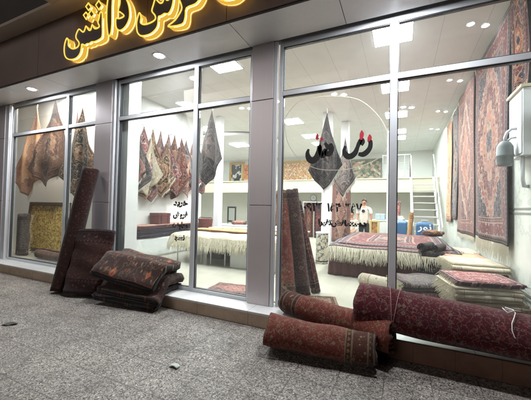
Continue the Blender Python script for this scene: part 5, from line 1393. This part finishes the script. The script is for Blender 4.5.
def standing_man():
    t = thing('person', 'standing man in a white tee shirt with a dark chest print, behind the rug platform', 'person', (-1.20, 7.2, FZ), (0, 0, R(-8)))
    J = [(0, 0, 0.93, (0.155, 0.105)), (0, 0, 1.12, (0.145, 0.10)), (0, 0, 1.33, (0.17, 0.112)), (0, 0.01, 1.45, (0.12, 0.085)), (0, 0.01, 1.52, 0.058)]
    E = [(0, 1), (1, 2), (2, 3), (3, 4)]
    head_chain(J, E, 4, 0, -0.012, 1.655)
    for s in (-1, 1):
        i = len(J)
        J += [(s * 0.185, 0.01, 1.42, 0.062), (s * 0.245, 0.02, 1.16, 0.046), (s * 0.235, -0.07, 0.93, 0.030)]
        E += [(3, i), (i, i + 1), (i + 1, i + 2)]
        hand(J, E, i + 2, (-s * 0.10, -0.3, -0.95), (0, s * -1.0, 0), (-s, 0, 0))
        i = len(J)
        J += [(s * 0.09, 0, 0.86, 0.088), (s * 0.105, -0.01, 0.48, 0.062), (s * 0.11, 0.02, 0.09, 0.042), (s * 0.12, -0.13, 0.035, 0.036)]
        E += [(0, i), (i, i + 1), (i + 1, i + 2), (i + 2, i + 3)]
    skin_obj('body', J, E, M_SKIN, t)
    head_bits(t, 0, -0.012, 1.655)
    J = [(0, 0, 0.80, (0.168, 0.128)), (0, 0, 0.92, (0.17, 0.126)), (0, 0, 1.12, (0.165, 0.122)), (0, 0, 1.33, (0.188, 0.130)), (0, 0.01, 1.455, (0.13, 0.098)), (0, 0.01, 1.50, (0.07, 0.07))]
    E = [(0, 1), (1, 2), (2, 3), (3, 4), (4, 5)]
    for s in (-1, 1):
        i = len(J)
        J += [(s * 0.19, 0.01, 1.415, 0.080), (s * 0.236, 0.016, 1.20, 0.076)]
        E += [(4, i), (i, i + 1)]
    sh = skin_obj('shirt', J, E, M_TEE, t)
    c = MB().lathe([(0.066, 0.0), (0.066, 0.006)], 6).obj('chest_print', M_BLACK, sh); c.rotation_euler = (R(90), 0, 0); c.location = (0.0, -0.128, 1.335)
    J = [(0, 0, 1.0, (0.16, 0.112)), (0, 0, 0.87, (0.165, 0.12))]; E = [(0, 1)]
    for s in (-1, 1):
        i = len(J); J += [(s * 0.098, 0, 0.78, 0.102), (s * 0.107, -0.01, 0.48, 0.080), (s * 0.112, 0.018, 0.10, 0.066)]; E += [(1, i), (i, i + 1), (i + 1, i + 2)]
    skin_obj('trousers', J, E, M_TROU, t)
standing_man()
def seated_person():
    t = thing('person', 'person in a white top seated left of the standing man', 'person', (-1.62, 7.0, FZ), (0, 0, R(12)))
    J = [(0, 0, 0.52, (0.15, 0.12)), (0, 0.02, 0.70, (0.135, 0.10)), (0, 0.0, 0.90, (0.155, 0.105)), (0, -0.01, 1.01, (0.11, 0.08)), (0, -0.02, 1.08, 0.052)]
    E = [(0, 1), (1, 2), (2, 3), (3, 4)]
    head_chain(J, E, 4, 0, -0.045, 1.205)
    for s in (-1, 1):
        i = len(J)
        J += [(s * 0.165, -0.01, 0.98, 0.056), (s * 0.215, -0.05, 0.74, 0.043), (s * 0.12, -0.28, 0.66, 0.029)]
        E += [(3, i), (i, i + 1), (i + 1, i + 2)]
        hand(J, E, i + 2, (-s * 0.45, -0.85, -0.1), (s * -0.8, 0.4, 0), (0, 0, 1))
        i = len(J)
        J += [(s * 0.09, -0.10, 0.52, 0.086), (s * 0.12, -0.45, 0.53, 0.064), (s * 0.12, -0.47, 0.09, 0.042), (s * 0.125, -0.60, 0.035, 0.036)]
        E += [(0, i), (i, i + 1), (i + 1, i + 2), (i + 2, i + 3)]
    skin_obj('body', J, E, M_SKIN, t)
    head_bits(t, 0, -0.045, 1.205)
    J = [(0, 0, 0.50, (0.168, 0.135)), (0, 0.02, 0.70, (0.155, 0.12)), (0, 0.0, 0.90, (0.172, 0.122)), (0, -0.01, 1.015, (0.12, 0.09)), (0, -0.015, 1.055, (0.066, 0.066))]
    E = [(0, 1), (1, 2), (2, 3), (3, 4)]
    for s in (-1, 1):
        i = len(J); J += [(s * 0.17, -0.012, 0.975, 0.072), (s * 0.213, -0.048, 0.76, 0.060), (s * 0.135, -0.24, 0.67, 0.046)]; E += [(3, i), (i, i + 1), (i + 1, i + 2)]
    skin_obj('shirt', J, E, M_TEE, t)
    J = [(0, 0, 0.54, (0.16, 0.13)), (0, -0.02, 0.50, (0.16, 0.125))]; E = [(0, 1)]
    for s in (-1, 1):
        i = len(J); J += [(s * 0.1, -0.12, 0.52, 0.10), (s * 0.12, -0.45, 0.53, 0.080), (s * 0.12, -0.47, 0.12, 0.064)]; E += [(1, i), (i, i + 1), (i + 1, i + 2)]
    skin_obj('trousers', J, E, plain('tan_trousers', rgb(150, 128, 104), 0.85), t)
    s = thing('stool', 'low wooden stool under the seated person', 'stool', (-1.62, 7.02, FZ))
    MB().lathe([(0.17, 0.36), (0.18, 0.37), (0.18, 0.395), (0.17, 0.40)], 24).obj('seat', M_WOODB, s)
    for k in range(4):
        a = PI / 4 + k * PI / 2
        MB().tube([(0.15 * math.cos(a), 0.15 * math.sin(a), 0), (0.12 * math.cos(a), 0.12 * math.sin(a), 0.359)], 0.016, 8).obj('leg', M_WOODB, s)
seated_person()
